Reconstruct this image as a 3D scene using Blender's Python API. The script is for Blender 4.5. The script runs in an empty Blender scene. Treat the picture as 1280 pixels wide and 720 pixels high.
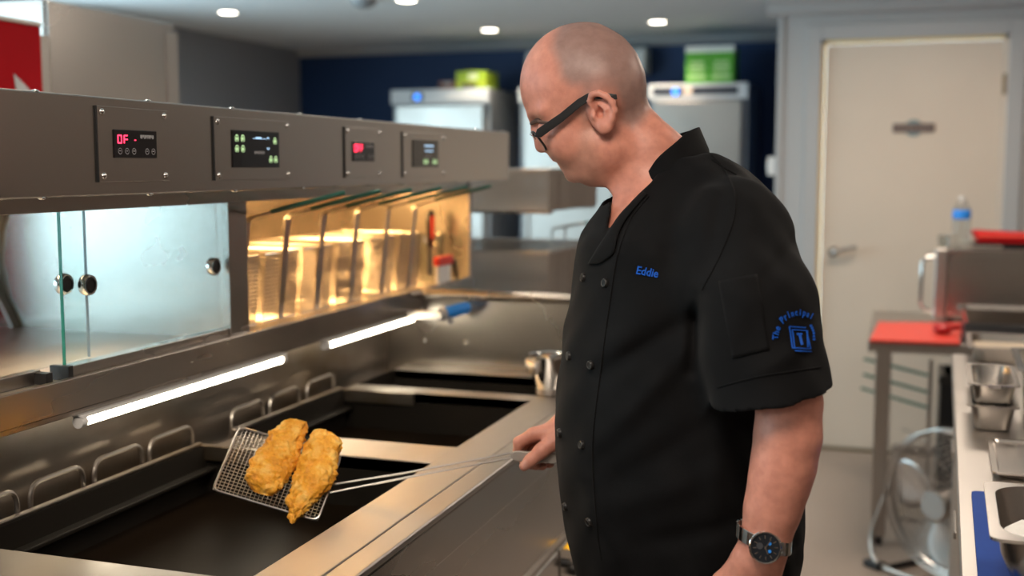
import bpy, math, random
import numpy as np
from mathutils import Vector, Matrix, noise as mnoise
from mathutils.bvhtree import BVHTree
random.seed(7)
S = bpy.context.scene
COL = S.collection
PI = math.pi
D2R = PI / 180

# ---------------------------------------------------------------- camera
FPX, VPX, VPY, CAMH = 1450.0, 1125.0, 208.0, 1.45
PITCH = math.atan(-(VPY - 360) / FPX)
YAW = math.atan2((VPX - 640) / FPX, math.tan(PITCH) * math.sin(PITCH) + math.cos(PITCH))
cam_d = bpy.data.cameras.new('camera')
cam = bpy.data.objects.new('camera', cam_d)
COL.objects.link(cam)
cam.location = (0, 0, CAMH)
cam.rotation_euler = (PI / 2 - PITCH, 0, YAW)
cam_d.sensor_width = 36
cam_d.lens = FPX / 1280 * 36
cam_d.clip_start = 0.05
cam_d.dof.use_dof = True
cam_d.dof.focus_distance = 1.72
cam_d.dof.aperture_fstop = 2.6
S.camera = cam

# ---------------------------------------------------------------- world, exposure, large lights
S.view_settings.view_transform = 'Standard'
S.view_settings.look = 'None'
S.view_settings.gamma = 1
S.view_settings.use_curve_mapping = False
S.view_settings.exposure = 0.3
w = bpy.data.worlds.new('daylight')
S.world = w
w.use_nodes = True
w.node_tree.nodes['Background'].inputs[0].default_value = (0.67, 0.87, 1.0, 1)
w.node_tree.nodes['Background'].inputs[1].default_value = 7.0


def area(name, loc, rot, sx, sy, power, col, portal=False, spread=PI):
    l = bpy.data.lights.new(name, 'AREA')
    l.shape = 'RECTANGLE'
    l.size, l.size_y = sx, sy
    l.energy = power
    l.color = col
    l.spread = spread
    if portal:
        l.cycles.is_portal = True
    o = bpy.data.objects.new(name, l)
    o.location = loc
    o.rotation_euler = rot
    COL.objects.link(o)
    return o


LX, BY, DY, RX, FY, CZ = -4.23, 7.75, 6.08, 1.45, -2.6, 2.30     # left wall, back wall, door wall, right wall, wall behind camera, ceiling
WIN = (-2.2, 5.12, 0.75, 2.25)                                     # shop window in the left wall: y0 y1 z0 z1
area('window_left_offscreen', (LX + 0.02, (WIN[0] + WIN[1]) / 2, (WIN[2] + WIN[3]) / 2), (0, -PI / 2, 0), WIN[3] - WIN[2], WIN[1] - WIN[0], 1, (1, 1, 1), portal=True)
ADDED_PANELS = [(-0.35, 0.6, 22), (-0.35, -1.2, 16), (0.8, 2.4, 12), (0.1, 4.7, 19)]  # unseen panels added to light the kitchen from the ceiling
for (x, y, p) in ADDED_PANELS:
    area('added_ceiling_offscreen', (x, y, CZ - 0.03), (0, 0, 0), 0.55, 0.55, p, (1.0, 0.86, 0.72))


# ---------------------------------------------------------------- pixel helpers (1280x720 frame)
_r = Vector((math.cos(YAW), math.sin(YAW), 0))
_f = Vector((-math.sin(YAW) * math.cos(PITCH), math.cos(YAW) * math.cos(PITCH), -math.sin(PITCH)))
_u = _r.cross(_f)
CAMP = Vector((0, 0, CAMH))


def ray(x, y):
    x, y = float(x), float(y)
    return (x - 640) / FPX * _r - (y - 360) / FPX * _u + _f


def onx(x, y, X):
    d = ray(x, y); return CAMP + d * (X / d.x)


def ony(x, y, Y):
    d = ray(x, y); return CAMP + d * (Y / d.y)


def onz(x, y, z):
    d = ray(x, y); return CAMP + d * ((z - CAMH) / d.z)


def ond(x, y, depth):
    return CAMP + ray(x, y) * depth


# ---------------------------------------------------------------- materials
MATS = {}


def mat(name, col, rough=0.5, metal=0.0, spec=0.5, var=0.0, vscale=8.0, vstretch=(1, 1, 1), bump=0.0, bscale=60.0,
        bstretch=None, rvar=0.0, emit=None, estr=0.0, trans=0.0, ior=1.45, alpha=1.0, sheen=0.0, sss=0.0, aniso=0.0, coat=0.0, col2=None):
    if name in MATS:
        return MATS[name]
    m = bpy.data.materials.new(name)
    m.use_nodes = True
    nt = m.node_tree
    b = nt.nodes['Principled BSDF']
    c = (*col, 1)
    b.inputs['Base Color'].default_value = c
    b.inputs['Roughness'].default_value = rough
    b.inputs['Metallic'].default_value = metal
    b.inputs['Specular IOR Level'].default_value = spec
    b.inputs['IOR'].default_value = ior
    b.inputs['Transmission Weight'].default_value = trans
    b.inputs['Alpha'].default_value = alpha
    b.inputs['Coat Weight'].default_value = coat
    if sheen:
        b.inputs['Sheen Weight'].default_value = sheen
    if aniso:
        b.inputs['Anisotropic'].default_value = aniso
    if sss:
        b.inputs['Subsurface Weight'].default_value = sss
        b.inputs['Subsurface Radius'].default_value = (0.012, 0.004, 0.002)
    if emit:
        b.inputs['Emission Color'].default_value = (*emit, 1)
        b.inputs['Emission Strength'].default_value = estr
    if var or bump or rvar:
        tc = nt.nodes.new('ShaderNodeTexCoord')
    if var or rvar:
        mp = nt.nodes.new('ShaderNodeMapping')
        mp.inputs['Scale'].default_value = vstretch
        nt.links.new(tc.outputs['Object'], mp.inputs[0])
        nz = nt.nodes.new('ShaderNodeTexNoise')
        nz.inputs['Scale'].default_value = vscale
        nz.inputs['Detail'].default_value = 5
        nt.links.new(mp.outputs[0], nz.inputs['Vector'])
        if var:
            mx = nt.nodes.new('ShaderNodeMix')
            mx.data_type = 'RGBA'
            c2 = col2 if col2 else tuple(v * (1 - var) for v in col)
            mx.inputs[6].default_value = c
            mx.inputs[7].default_value = (*c2, 1)
            rp = nt.nodes.new('ShaderNodeMapRange')
            rp.inputs[1].default_value = 0.35
            rp.inputs[2].default_value = 0.65
            nt.links.new(nz.outputs['Fac'], rp.inputs[0])
            nt.links.new(rp.outputs[0], mx.inputs[0])
            nt.links.new(mx.outputs[2], b.inputs['Base Color'])
        if rvar:
            rr = nt.nodes.new('ShaderNodeMapRange')
            rr.inputs[1].default_value = 0.3
            rr.inputs[2].default_value = 0.7
            rr.inputs[3].default_value = max(0.02, rough - rvar)
            rr.inputs[4].default_value = rough + rvar
            nt.links.new(nz.outputs['Fac'], rr.inputs[0])
            nt.links.new(rr.outputs[0], b.inputs['Roughness'])
    if bump:
        mp2 = nt.nodes.new('ShaderNodeMapping')
        mp2.inputs['Scale'].default_value = bstretch or (1, 1, 1)
        nt.links.new(tc.outputs['Object'], mp2.inputs[0])
        nb = nt.nodes.new('ShaderNodeTexNoise')
        nb.inputs['Scale'].default_value = bscale
        nb.inputs['Detail'].default_value = 4
        nt.links.new(mp2.outputs[0], nb.inputs['Vector'])
        bp = nt.nodes.new('ShaderNodeBump')
        bp.inputs['Strength'].default_value = bump
        bp.inputs['Distance'].default_value = 0.01
        nt.links.new(nb.outputs['Fac'], bp.inputs['Height'])
        nt.links.new(bp.outputs[0], b.inputs['Normal'])
    MATS[name] = m
    return m


SS = (0.47, 0.435, 0.40)
STEEL = mat('brushed_steel', SS, 0.27, 1.0, rvar=0.012, vscale=3, vstretch=(1, 0.25, 1))
STEELV = mat('brushed_steel_satin', SS, 0.36, 1.0, rvar=0.03, vscale=4)
WORKTOP = mat('worktop_steel', SS, 0.40, 1.0, rvar=0.07, vscale=9, vstretch=(1, 0.4, 1))
STAINSHADE = mat('stained_shaded_steel', SS, 0.33, 1.0, rvar=0.04, vscale=5, vstretch=(1, 0.6, 1), var=0.5, col2=(0.26, 0.20, 0.14))  # brown patches: grease smears and dark reflection put into the colour
PANSTEEL = mat('black_pan_steel', (0.022, 0.018, 0.014), 0.5, 0.6, rvar=0.05, vscale=10)
CHROME = mat('chrome', (0.78, 0.77, 0.75), 0.1, 1.0)
WIRE = mat('wire_steel', SS, 0.3, 1.0)
OIL = mat('frying_oil', (0.008, 0.005, 0.003), 0.3, 0.0, spec=0.03)
GLASS = mat('clear_glass', (0.93, 0.98, 0.96), 0.01, 0.0, trans=1.0, ior=1.45)
GLASSEDGE = mat('green_glass_edge', (0.015, 0.20, 0.13), 0.15)
BLACKPL = mat('black_plastic', (0.012, 0.012, 0.013), 0.4)
SCREEN = mat('black_display', (0.008, 0.008, 0.010), 0.18, coat=0.3)
REDLED = mat('red_led', (0.3, 0, 0.01), 0.5, emit=(1.0, 0.03, 0.08), estr=3.0)
GREENLED = mat('green_led', (0.3, 0.4, 0.2), 0.5, emit=(0.62, 0.95, 0.45), estr=0.75)
BLUELED = mat('blue_led', (0.3, 0.4, 0.6), 0.5, emit=(0.45, 0.72, 1.0), estr=0.9)
GREYINK = mat('grey_ink', (0.32, 0.32, 0.33), 0.6)
WHITE = mat('white_paint', (0.72, 0.70, 0.67), 0.55, bump=0.03, bscale=40)
CREAM = mat('cream_door_paint', (0.66, 0.56, 0.46), 0.42, var=0.05, vscale=2)
TRIMW = mat('grey_white_trim', (0.42, 0.42, 0.42), 0.5)
BLUEWALL = mat('navy_wall_paint', (0.008, 0.035, 0.115), 0.6, bump=0.02, bscale=80)
GREYWALL = mat('grey_wall_paint', (0.30, 0.31, 0.33), 0.7, bump=0.02, bscale=80)
BROWNWALL = mat('brown_tile_paint', (0.15, 0.105, 0.08), 0.6)
CEILM = mat('ceiling_paint', (0.70, 0.73, 0.74), 0.75)
FLOORM = mat('vinyl_floor', (0.37, 0.295, 0.245), 0.45, var=0.18, vscale=90, bump=0.03, bscale=120)
REDPL = mat('red_plastic', (0.72, 0.055, 0.035), 0.4)
DARKRED = mat('dark_red_sheet', (0.50, 0.004, 0.010), 0.6, spec=0.15)
BLUEPL = mat('blue_plastic', (0.004, 0.055, 0.33), 0.6, spec=0.15, var=0.1, vscale=20)
BRIGHTBLUE = mat('bright_blue_plastic', (0.02, 0.22, 0.72), 0.35)
WHITEPL = mat('white_plastic', (0.75, 0.74, 0.72), 0.4)
GREENPL = mat('green_coated_wire', (0.012, 0.10, 0.07), 0.35)
OPAL = None


# ---------------------------------------------------------------- mesh builder
ORI = {}


class MB:
    def __init__(self):
        self.v = []
        self.f = []

    def add(self, vs, fs):
        o = len(self.v)
        self.v += [tuple(p) for p in vs]
        self.f += [tuple(i + o for i in q) for q in fs]
        return self

    def box(self, x0, x1, y0, y1, z0, z1):
        return self.add([(x0, y0, z0), (x1, y0, z0), (x1, y1, z0), (x0, y1, z0), (x0, y0, z1), (x1, y0, z1), (x1, y1, z1), (x0, y1, z1)],
                        [(0, 3, 2, 1), (4, 5, 6, 7), (0, 1, 5, 4), (1, 2, 6, 5), (2, 3, 7, 6), (3, 0, 4, 7)])

    def hexa(self, b, t):
        return self.add(list(b) + list(t), [(0, 3, 2, 1), (4, 5, 6, 7), (0, 1, 5, 4), (1, 2, 6, 5), (2, 3, 7, 6), (3, 0, 4, 7)])

    def quad(self, *p):
        return self.add(p, [tuple(range(len(p)))])

    def tube(self, path, r, n=8, closed=False, caps=True):
        path = [Vector(p) for p in path]
        m = len(path)
        rr = r if isinstance(r, (list, tuple)) else [r] * m
        tans = []
        for i in range(m):
            if closed:
                t = path[(i + 1) % m] - path[i - 1]
            else:
                t = path[min(i + 1, m - 1)] - path[max(i - 1, 0)]
            tans.append(t.normalized() if t.length > 1e-9 else Vector((0, 0, 1)))
        a = Vector((0, 0, 1)) if abs(tans[0].z) < 0.9 else Vector((1, 0, 0))
        nrm = (a - tans[0] * a.dot(tans[0])).normalized()
        vs = []
        for i in range(m):
            nrm = (nrm - tans[i] * nrm.dot(tans[i])).normalized()
            bi = tans[i].cross(nrm)
            for k in range(n):
                an = 2 * PI * k / n
                vs.append(path[i] + (nrm * math.cos(an) + bi * math.sin(an)) * rr[i])
        fs = []
        for i in range(m if closed else m - 1):
            j = (i + 1) % m
            for k in range(n):
                l = (k + 1) % n
                fs.append((i * n + k, i * n + l, j * n + l, j * n + k))
        if caps and not closed:
            fs.append(tuple(range(n - 1, -1, -1)))
            fs.append(tuple((m - 1) * n + k for k in range(n)))
        return self.add(vs, fs)

    def cyl(self, p0, p1, r0, r1=None, n=20):
        return self.tube([p0, p1], [r0, r1 if r1 is not None else r0], n)

    def lathe(self, prof, c=(0, 0, 0), n=32, axis='z', closed=False):
        vs = []
        for (r, h) in prof:
            for k in range(n):
                an = 2 * PI * k / n
                x, y = r * math.cos(an), r * math.sin(an)
                p = (x, y, h) if axis == 'z' else ((h, x, y) if axis == 'x' else (y, h, x))
                vs.append((p[0] + c[0], p[1] + c[1], p[2] + c[2]))
        fs = []
        m = len(prof)
        for i in range(m if closed else m - 1):
            j = (i + 1) % m
            for k in range(n):
                l = (k + 1) % n
                fs.append((i * n + k, i * n + l, j * n + l, j * n + k))
        if not closed:
            if prof[0][0] > 1e-6:
                fs.append(tuple(range(n - 1, -1, -1)))
            if prof[-1][0] > 1e-6:
                fs.append(tuple((m - 1) * n + k for k in range(n)))
        return self.add(vs, fs)

    def extrude(self, poly, d):
        """poly: list of 3D points (planar), d: extrusion vector"""
        n = len(poly)
        d = Vector(d)
        vs = [Vector(p) for p in poly] + [Vector(p) + d for p in poly]
        fs = [tuple(range(n - 1, -1, -1)), tuple(range(n, 2 * n))]
        for i in range(n):
            j = (i + 1) % n
            fs.append((i, j, j + n, i + n))
        return self.add(vs, fs)

    def ell(self, c, r, n=16, m=10):
        vs, fs = [], []
        for i in range(m + 1):
            th = PI * i / m
            for k in range(n):
                ph = 2 * PI * k / n
                vs.append((c[0] + r[0] * math.sin(th) * math.cos(ph), c[1] + r[1] * math.sin(th) * math.sin(ph), c[2] + r[2] * math.cos(th)))
        for i in range(m):
            for k in range(n):
                l = (k + 1) % n
                fs.append((i * n + k, (i + 1) * n + k, (i + 1) * n + l, i * n + l))
        return self.add(vs, fs)

    def build(self, name, material, parent=None, bevel=0.0, smooth=False, local=False, stuff=False, label=None, seg=2):
        me = bpy.data.meshes.new(name)
        if parent is not None:
            o0 = Vector((0, 0, 0)) if local else ORI.get(parent.name, Vector((0, 0, 0)))
            loc = Vector((0, 0, 0))
        else:
            xs = [p[0] for p in self.v]; ys = [p[1] for p in self.v]; zs = [p[2] for p in self.v]
            o0 = Vector(((min(xs) + max(xs)) / 2, (min(ys) + max(ys)) / 2, min(zs)))
            loc = o0
        me.from_pydata([(p[0] - o0.x, p[1] - o0.y, p[2] - o0.z) for p in self.v], [], self.f)
        import bmesh
        bm = bmesh.new(); bm.from_mesh(me)
        bmesh.ops.remove_doubles(bm, verts=bm.verts, dist=1e-6)
        bmesh.ops.recalc_face_normals(bm, faces=bm.faces)
        bm.to_mesh(me); bm.free()
        o = bpy.data.objects.new(name, me)
        COL.objects.link(o)
        o.location = loc
        me.materials.append(material)
        if parent is not None:
            o.parent = parent
            ORI[o.name] = o0
        else:
            ORI[o.name] = loc.copy()
        if smooth:
            for p in me.polygons:
                p.use_smooth = True
            if smooth != 'all':
                me.set_sharp_from_angle(angle=40 * D2R)
        if bevel:
            bv = o.modifiers.new('bevel', 'BEVEL')
            bv.width = bevel
            bv.segments = seg
            bv.limit_method = 'ANGLE'
            bv.angle_limit = 50 * D2R
        if stuff:
            o['kind'] = 'stuff'
        if label:
            o['label'] = label
        return o


def thing(name, label, cat, loc=(0, 0, 0), rotz=0.0, group=None):
    o = bpy.data.objects.new(name, None)
    o.empty_display_size = 0.05
    COL.objects.link(o)
    o.location = loc
    o.rotation_euler = (0, 0, rotz)
    ORI[o.name] = Vector(loc)
    return tag(o, label, cat, group)


def tag(o, label, cat, group=None):
    o['label'] = label
    o['category'] = cat
    if group:
        o['group'] = group
    return o


def struct(o, label=None):
    o['kind'] = 'structure'
    if label:
        o['label'] = label
    return o


def copy_tree(o, parent=None):
    c = o.copy()
    COL.objects.link(c)
    c.parent = parent
    for ch in list(o.children):
        copy_tree(ch, c)
    return c


def text_mesh(s, size=1.0, shear=0.0, bold=0.0, align='LEFT'):
    cu = bpy.data.curves.new('txt', 'FONT')
    cu.body = s
    cu.size = size
    cu.shear = shear
    cu.offset = bold
    cu.align_x = align
    cu.resolution_u = 3
    ob = bpy.data.objects.new('txt', cu)
    COL.objects.link(ob)
    dg = bpy.context.evaluated_depsgraph_get()
    me = bpy.data.meshes.new_from_object(ob.evaluated_get(dg))
    vs = [tuple(v.co) for v in me.vertices]
    fs = [tuple(p.vertices) for p in me.polygons]
    bpy.data.objects.remove(ob)
    bpy.data.curves.remove(cu)
    bpy.data.meshes.remove(me)
    return vs, fs


def bezier_arc(p0, p1, p2, n=6):
    p0, p1, p2 = Vector(p0), Vector(p1), Vector(p2)
    return [p0 * (1 - t) ** 2 + p1 * 2 * t * (1 - t) + p2 * t * t for t in [i / n for i in range(n + 1)]]


def round_path(pts, r, n=5):
    """polyline with rounded corners"""
    pts = [Vector(p) for p in pts]
    out = [pts[0]]
    for i in range(1, len(pts) - 1):
        a = (pts[i - 1] - pts[i]); b = (pts[i + 1] - pts[i])
        ra = min(r, a.length * 0.49, b.length * 0.49)
        out += bezier_arc(pts[i] + a.normalized() * ra, pts[i], pts[i] + b.normalized() * ra, n)
    out.append(pts[-1])
    return out


# ================================================================ STRUCTURE
struct(MB().box(LX - 0.1, RX + 0.1, FY - 0.1, BY + 0.1, -0.1, 0).build('floor', FLOORM))
struct(MB().box(LX - 0.1, RX + 0.1, FY - 0.1, BY + 0.1, CZ, CZ + 0.1).build('ceiling', CEILM))
struct(MB().box(LX - 0.1, -0.5, BY, BY + 0.1, 0, CZ).build('wall_back', BLUEWALL))
wl = MB()
wl.box(LX - 0.1, LX, FY, WIN[0], 0, CZ).box(LX - 0.1, LX, WIN[1], BY, 0, CZ)
wl.box(LX - 0.1, LX, WIN[0], WIN[1], 0, WIN[2]).box(LX - 0.1, LX, WIN[0], WIN[1], WIN[3], CZ)
struct(wl.build('wall_left', GREYWALL))
struct(MB().box(RX, RX + 0.1, FY, DY, 0, CZ).build('wall_right', BROWNWALL))
struct(MB().box(LX, RX, FY - 0.1, FY, 0, CZ).build('wall_front', BROWNWALL))
DX0, DX1, DZ = -0.39, 0.475, 2.075                               # door opening
wd = MB()
wd.box(-0.60, DX0, DY, DY + 0.12, 0, CZ).box(DX1, RX, DY, DY + 0.12, 0, CZ).box(DX0, DX1, DY, DY + 0.12, DZ, CZ)
struct(wd.build('wall_door', TRIMW))
struct(MB().box(-0.60, -0.50, DY + 0.12, BY, 0, CZ).build('wall_partition', BLUEWALL))
# shop window
wn = thing('window_1', 'wide bright shop window in the grey side wall', 'window', (LX, (WIN[0] + WIN[1]) / 2, WIN[2]))
del wn['category']; struct(wn)
for y in (WIN[0], (WIN[0] * 2 + WIN[1]) / 3, (WIN[0] + WIN[1] * 2) / 3, WIN[1] - 0.05):
    MB().box(LX - 0.08, LX + 0.01, y, y + 0.05, WIN[2], WIN[3]).build('window_frame', STEELV, wn, 0.004)
for z in (WIN[2], WIN[3] - 0.05):
    MB().box(LX - 0.08, LX + 0.012, WIN[0], WIN[1], z, z + 0.05).build('window_frame', STEELV, wn, 0.004)
# cornices
struct(MB().extrude([(LX, BY, CZ), (LX, BY - 0.06, CZ), (LX, BY - 0.045, CZ - 0.02), (LX, BY - 0.012, CZ - 0.045), (LX, BY, CZ - 0.05)], (-LX - 0.6, 0, 0)).build('trim_1', TRIMW))
c = MB().extrude([(-0.66, DY, CZ), (-0.66, DY - 0.09, CZ), (-0.66, DY - 0.09, CZ - 0.03), (-0.66, DY - 0.06, CZ - 0.05), (-0.66, DY - 0.05, CZ - 0.085), (-0.66, DY - 0.03, CZ - 0.10), (-0.66, DY, CZ - 0.10)], (RX + 0.66, 0, 0))
struct(c.build('trim_2', TRIMW))
struct(MB().box(-0.605, -0.575, DY - 0.012, DY, 0, CZ - 0.1).build('trim_3', TRIMW, bevel=0.003))
tr = MB()
tr.box(DX0 - 0.075, DX0, DY - 0.02, DY + 0.01, 0, DZ + 0.075).box(DX1, DX1 + 0.075, DY - 0.02, DY + 0.01, 0, DZ + 0.075).box(DX0, DX1, DY - 0.02, DY + 0.01, DZ, DZ + 0.075)
struct(tr.build('trim_4', TRIMW, bevel=0.004))
struct(MB().box(-0.60, DX0 - 0.08, DY - 0.012, DY, 0, 0.09).box(DX1 + 0.08, RX, DY - 0.012, DY, 0, 0.09).build('baseboard_door', mat('skirting_dark', (0.12, 0.10, 0.07), 0.5), bevel=0.003))
# door
dr = thing('door_1', 'cream flush door with lever handle and small plate', 'door', ((DX0 + DX1) / 2, DY, 0))
del dr['category']; struct(dr)
MB().box(DX0 + 0.022, DX1 - 0.02, DY + 0.012, DY + 0.052, 0.012, DZ - 0.022).build('door_leaf', CREAM, dr, 0.003)
YEL = mat('cream_yellow_jamb', (0.78, 0.60, 0.30), 0.45)
MB().box(DX0, DX0 + 0.018, DY + 0.0, DY + 0.11, 0, DZ).build('jamb', YEL, dr)
MB().box(DX1 - 0.018, DX1, DY + 0.0, DY + 0.11, 0, DZ).build('jamb', CREAM, dr)
MB().box(DX0, DX1, DY + 0.0, DY + 0.11, DZ - 0.018, DZ).build('jamb', YEL, dr)
MB().box(DX0, DX1, DY - 0.005, DY + 0.10, 0, 0.012).build('threshold', mat('threshold_brass', (0.16, 0.13, 0.07), 0.4, 0.6), dr)
hp = ony(1042, 314, DY + 0.01)
h = MB().cyl((hp.x, DY + 0.012, hp.z), (hp.x, DY - 0.006, hp.z), 0.025, n=24).build('handle_rose', CHROME, dr, smooth=True)
MB().tube(round_path([(hp.x, DY - 0.005, hp.z), (hp.x, DY - 0.055, hp.z), (hp.x + 0.115, DY - 0.06, hp.z + 0.03)], 0.015), 0.011, 10).build('lever', CHROME, h, smooth=True)
q = ony(1261, 105, DY)
MB().box(DX1 - 0.022, DX1 - 0.004, DY - 0.006, DY + 0.02, q.z - 0.05, q.z + 0.05).build('hinge', mat('brass_hinge', (0.25, 0.20, 0.14), 0.4, 0.8), dr, 0.003)
q = ony(1142, 160, DY + 0.01)
sg = MB().box(q.x - 0.098, q.x + 0.098, DY + 0.004, DY + 0.012, q.z - 0.022, q.z + 0.022).build('name_plate', mat('plate_dark', (0.13, 0.09, 0.08), 0.5), dr, 0.004)
MB().cyl((q.x, DY + 0.006, q.z), (q.x, DY + 0.012, q.z), 0.042, n=28).build('plate_disc', mat('plate_teal', (0.20, 0.26, 0.27), 0.5), sg)
for i in range(9):
    xx = q.x - 0.085 + i * 0.019 + (0.008 if i > 4 else 0)
    MB().box(xx, xx + 0.012, DY + 0.002, DY + 0.005, q.z - 0.008 + 0.002 * (i % 3), q.z + 0.009).build('plate_letter', mat('plate_letter', (0.22, 0.17, 0.15), 0.5), sg)
# switch on the partition corner
q = ony(967, 207, DY + 0.05)
sw = thing('light_switch', 'small white switch box on the partition corner', 'switch', (-0.60, DY + 0.05, q.z))
MB().box(-0.645, -0.60, DY + 0.01, DY + 0.10, q.z - 0.05, q.z + 0.045).build('switch_box', WHITEPL, sw, 0.006)
MB().box(-0.65, -0.643, DY + 0.03, DY + 0.08, q.z - 0.02, q.z + 0.02).build('rocker', WHITEPL, sw, 0.002)

# ceiling downlights in view, plus unseen downlights and light panels added
LAMPW = mat('lamp_glow', (1, 1, 1), 0.5, emit=(1.0, 0.90, 0.72), estr=14.0)
DL = [(285, 15), (508, 0), (612, 37), (822, 27)]
DLP = [onz(x, y, CZ) for x, y in DL] + [Vector((x, y, CZ)) for x, y in ((-1.42, 3.0), (-2.45, 3.0), (-1.42, 4.25), (-2.45, 4.25), (-1.42, 1.75))]  # later rows lie out of view, added to brighten worktop and man
for i, p in enumerate(DLP):
    t = thing('downlight', ['round glowing downlight in the ceiling by the grey side wall', 'round glowing downlight beside the dark ceiling dome', 'round glowing downlight in front of the fridge with the lime carton', 'round glowing downlight in front of the fridge with green cartons', 'unseen downlight added in the ceiling above the frying range'][min(i, 4)], 'light', (p.x, p.y, CZ), group='recessed ceiling downlights')
    MB().lathe([(0.045, -0.002), (0.056, -0.006), (0.06, 0.0)], (p.x, p.y, CZ), 28).build('bezel', WHITEPL, t, smooth=True)
    MB().lathe([(0.0, -0.004), (0.046, -0.004), (0.046, -0.001)], (p.x, p.y, CZ), 28).build('lamp_disc', LAMPW, t)
    nm = 'downlight_beam' if i < 4 else 'added_beam_offscreen'
    l = bpy.data.lights.new(nm, 'SPOT')
    l.energy = 20; l.color = (1.0, 0.84, 0.64); l.spot_size = 2.2; l.spot_blend = 0.8; l.shadow_soft_size = 0.05
    lo = bpy.data.objects.new(nm, l); lo.location = (0, 0, -0.03); lo.parent = t; COL.objects.link(lo)
for (x, y, p) in ADDED_PANELS:
    t = thing('added_light_panel', 'added square light panel with white frame, unseen over the kitchen', 'light', (x, y, CZ), group='added square light panels')
    MB().box(x - 0.3, x + 0.3, y - 0.3, y - 0.275, CZ - 0.035, CZ).box(x - 0.3, x + 0.3, y + 0.275, y + 0.3, CZ - 0.035, CZ).box(x - 0.3, x - 0.275, y - 0.275, y + 0.275, CZ - 0.035, CZ).box(x + 0.275, x + 0.3, y - 0.275, y + 0.275, CZ - 0.035, CZ).build('frame', WHITEPL, t, 0.003)
p = onz(455, -2, CZ)
t = thing('smoke_detector', 'round dark dome fixed to the ceiling', 'detector', (p.x, p.y, CZ))
MB().lathe([(0.0, -0.05), (0.03, -0.048), (0.06, -0.03), (0.065, -0.012), (0.075, 0)], (p.x, p.y, CZ), 28).build('dome', mat('detector_grey', (0.25, 0.26, 0.27), 0.4), t, smooth=True)
MB().lathe([(0.075, -0.006), (0.085, 0)], (p.x, p.y, CZ), 28).build('base_ring', WHITEPL, t, smooth=True)

# thin glass: mostly transparent, mirror-like at grazing angles
def thin_glass(name, tint=(0.95, 0.985, 0.98), refl=0.6):
    m = bpy.data.materials.new(name)
    m.use_nodes = True
    nt = m.node_tree
    nt.nodes.clear()
    out = nt.nodes.new('ShaderNodeOutputMaterial')
    tr_ = nt.nodes.new('ShaderNodeBsdfTransparent'); tr_.inputs[0].default_value = (*tint, 1)
    gl = nt.nodes.new('ShaderNodeBsdfGlossy'); gl.inputs['Roughness'].default_value = 0.02
    lw = nt.nodes.new('ShaderNodeLayerWeight'); lw.inputs[0].default_value = 0.5
    pw = nt.nodes.new('ShaderNodeMath'); pw.operation = 'POWER'; pw.inputs[1].default_value = 4.0
    nt.links.new(lw.outputs['Facing'], pw.inputs[0])
    fr = nt.nodes.new('ShaderNodeMath'); fr.operation = 'ADD'; fr.inputs[1].default_value = 0.035
    nt.links.new(pw.outputs[0], fr.inputs[0])
    mu = nt.nodes.new('ShaderNodeMath'); mu.operation = 'MULTIPLY'; mu.inputs[1].default_value = refl
    mx = nt.nodes.new('ShaderNodeMixShader')
    nt.links.new(fr.outputs[0], mu.inputs[0])
    nt.links.new(mu.outputs[0], mx.inputs[0])
    nt.links.new(tr_.outputs[0], mx.inputs[1])
    nt.links.new(gl.outputs[0], mx.inputs[2])
    nt.links.new(mx.outputs[0], out.inputs[0])
    return m


TGLASS = thin_glass('thin_glass')
CLEARPL = thin_glass('clear_plastic', (0.86, 0.88, 0.88), 1.0)
MB().box(LX - 0.05, LX - 0.045, WIN[0], WIN[1], WIN[2], WIN[3]).build('window_glass', TGLASS, wn)

# ================================================================ FRYING RANGE
RZ = 0.90
XF, XG, XI, XB = -0.677, -0.722, -0.811, -1.313          # front edge, seam, inner edge, rear rail
Y0, YE = 0.70, 2.97
rg = thing('frying_range', 'long stainless frying range with open oil pans and bright front worktop', 'fryer', (-1.05, 1.9, 0))
MB().box(XI, XG - 0.0008, Y0, YE, RZ - 0.03, RZ).build('worktop', WORKTOP, rg, 0.002)
MB().box(XG, XF, Y0, YE, RZ - 0.012, RZ).build('front_nosing', WORKTOP, rg, 0.004, seg=3)
MB().box(XG, XF - 0.002, Y0, YE, RZ - 0.085, RZ - 0.0125).build('nosing_face', STEEL, rg, 0.003)
for (a, b) in ((1.13, 1.32), (1.97, 2.10), (2.588, 2.648), (2.88, 2.965)):
    xl = -1.075 if a == 1.97 else -1.30
    MB().box(xl, XI - 0.0005, a, b, RZ - 0.03, RZ - 0.002).build('divider', WORKTOP, rg, 0.003)
    if a == 1.97:
        MB().box(-1.30, xl - 0.001, a, b, RZ - 0.045, RZ - 0.012).build('shaded_divider_end', STAINSHADE, rg, 0.003)  # dark left end of the bar is shade put into its colour
for (a, b) in ((Y0, 1.13), (1.32, 1.97), (2.10, 2.588), (2.648, 2.88)):
    m = MB()
    x0, x1, zb = -1.30, XI, 0.66
    m.quad((x0, a, zb), (x1, a, zb), (x1, b, zb), (x0, b, zb))
    m.quad((x0, a, zb), (x0, b, zb), (x0, b, RZ - 0.004), (x0, a, RZ - 0.004))
    m.quad((x1, a, zb), (x1, b, zb), (x1, b, RZ - 0.004), (x1, a, RZ - 0.004))
    m.quad((x0, a, zb), (x1, a, zb), (x1, a, RZ - 0.004), (x0, a, RZ - 0.004))
    m.quad((x0, b, zb), (x1, b, zb), (x1, b, RZ - 0.004), (x0, b, RZ - 0.004))
    pn = m.build('pan', PANSTEEL, rg)
    MB().box(x0 + 0.001, x1 - 0.001, a + 0.001, b - 0.001, zb + 0.001, 0.80).build('oil', OIL, pn)
    MB().box(x0 + 0.001, x0 + 0.022, a + 0.002, b - 0.002, 0.845, 0.853).build('ledge', PANSTEEL, pn, 0.002)
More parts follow.
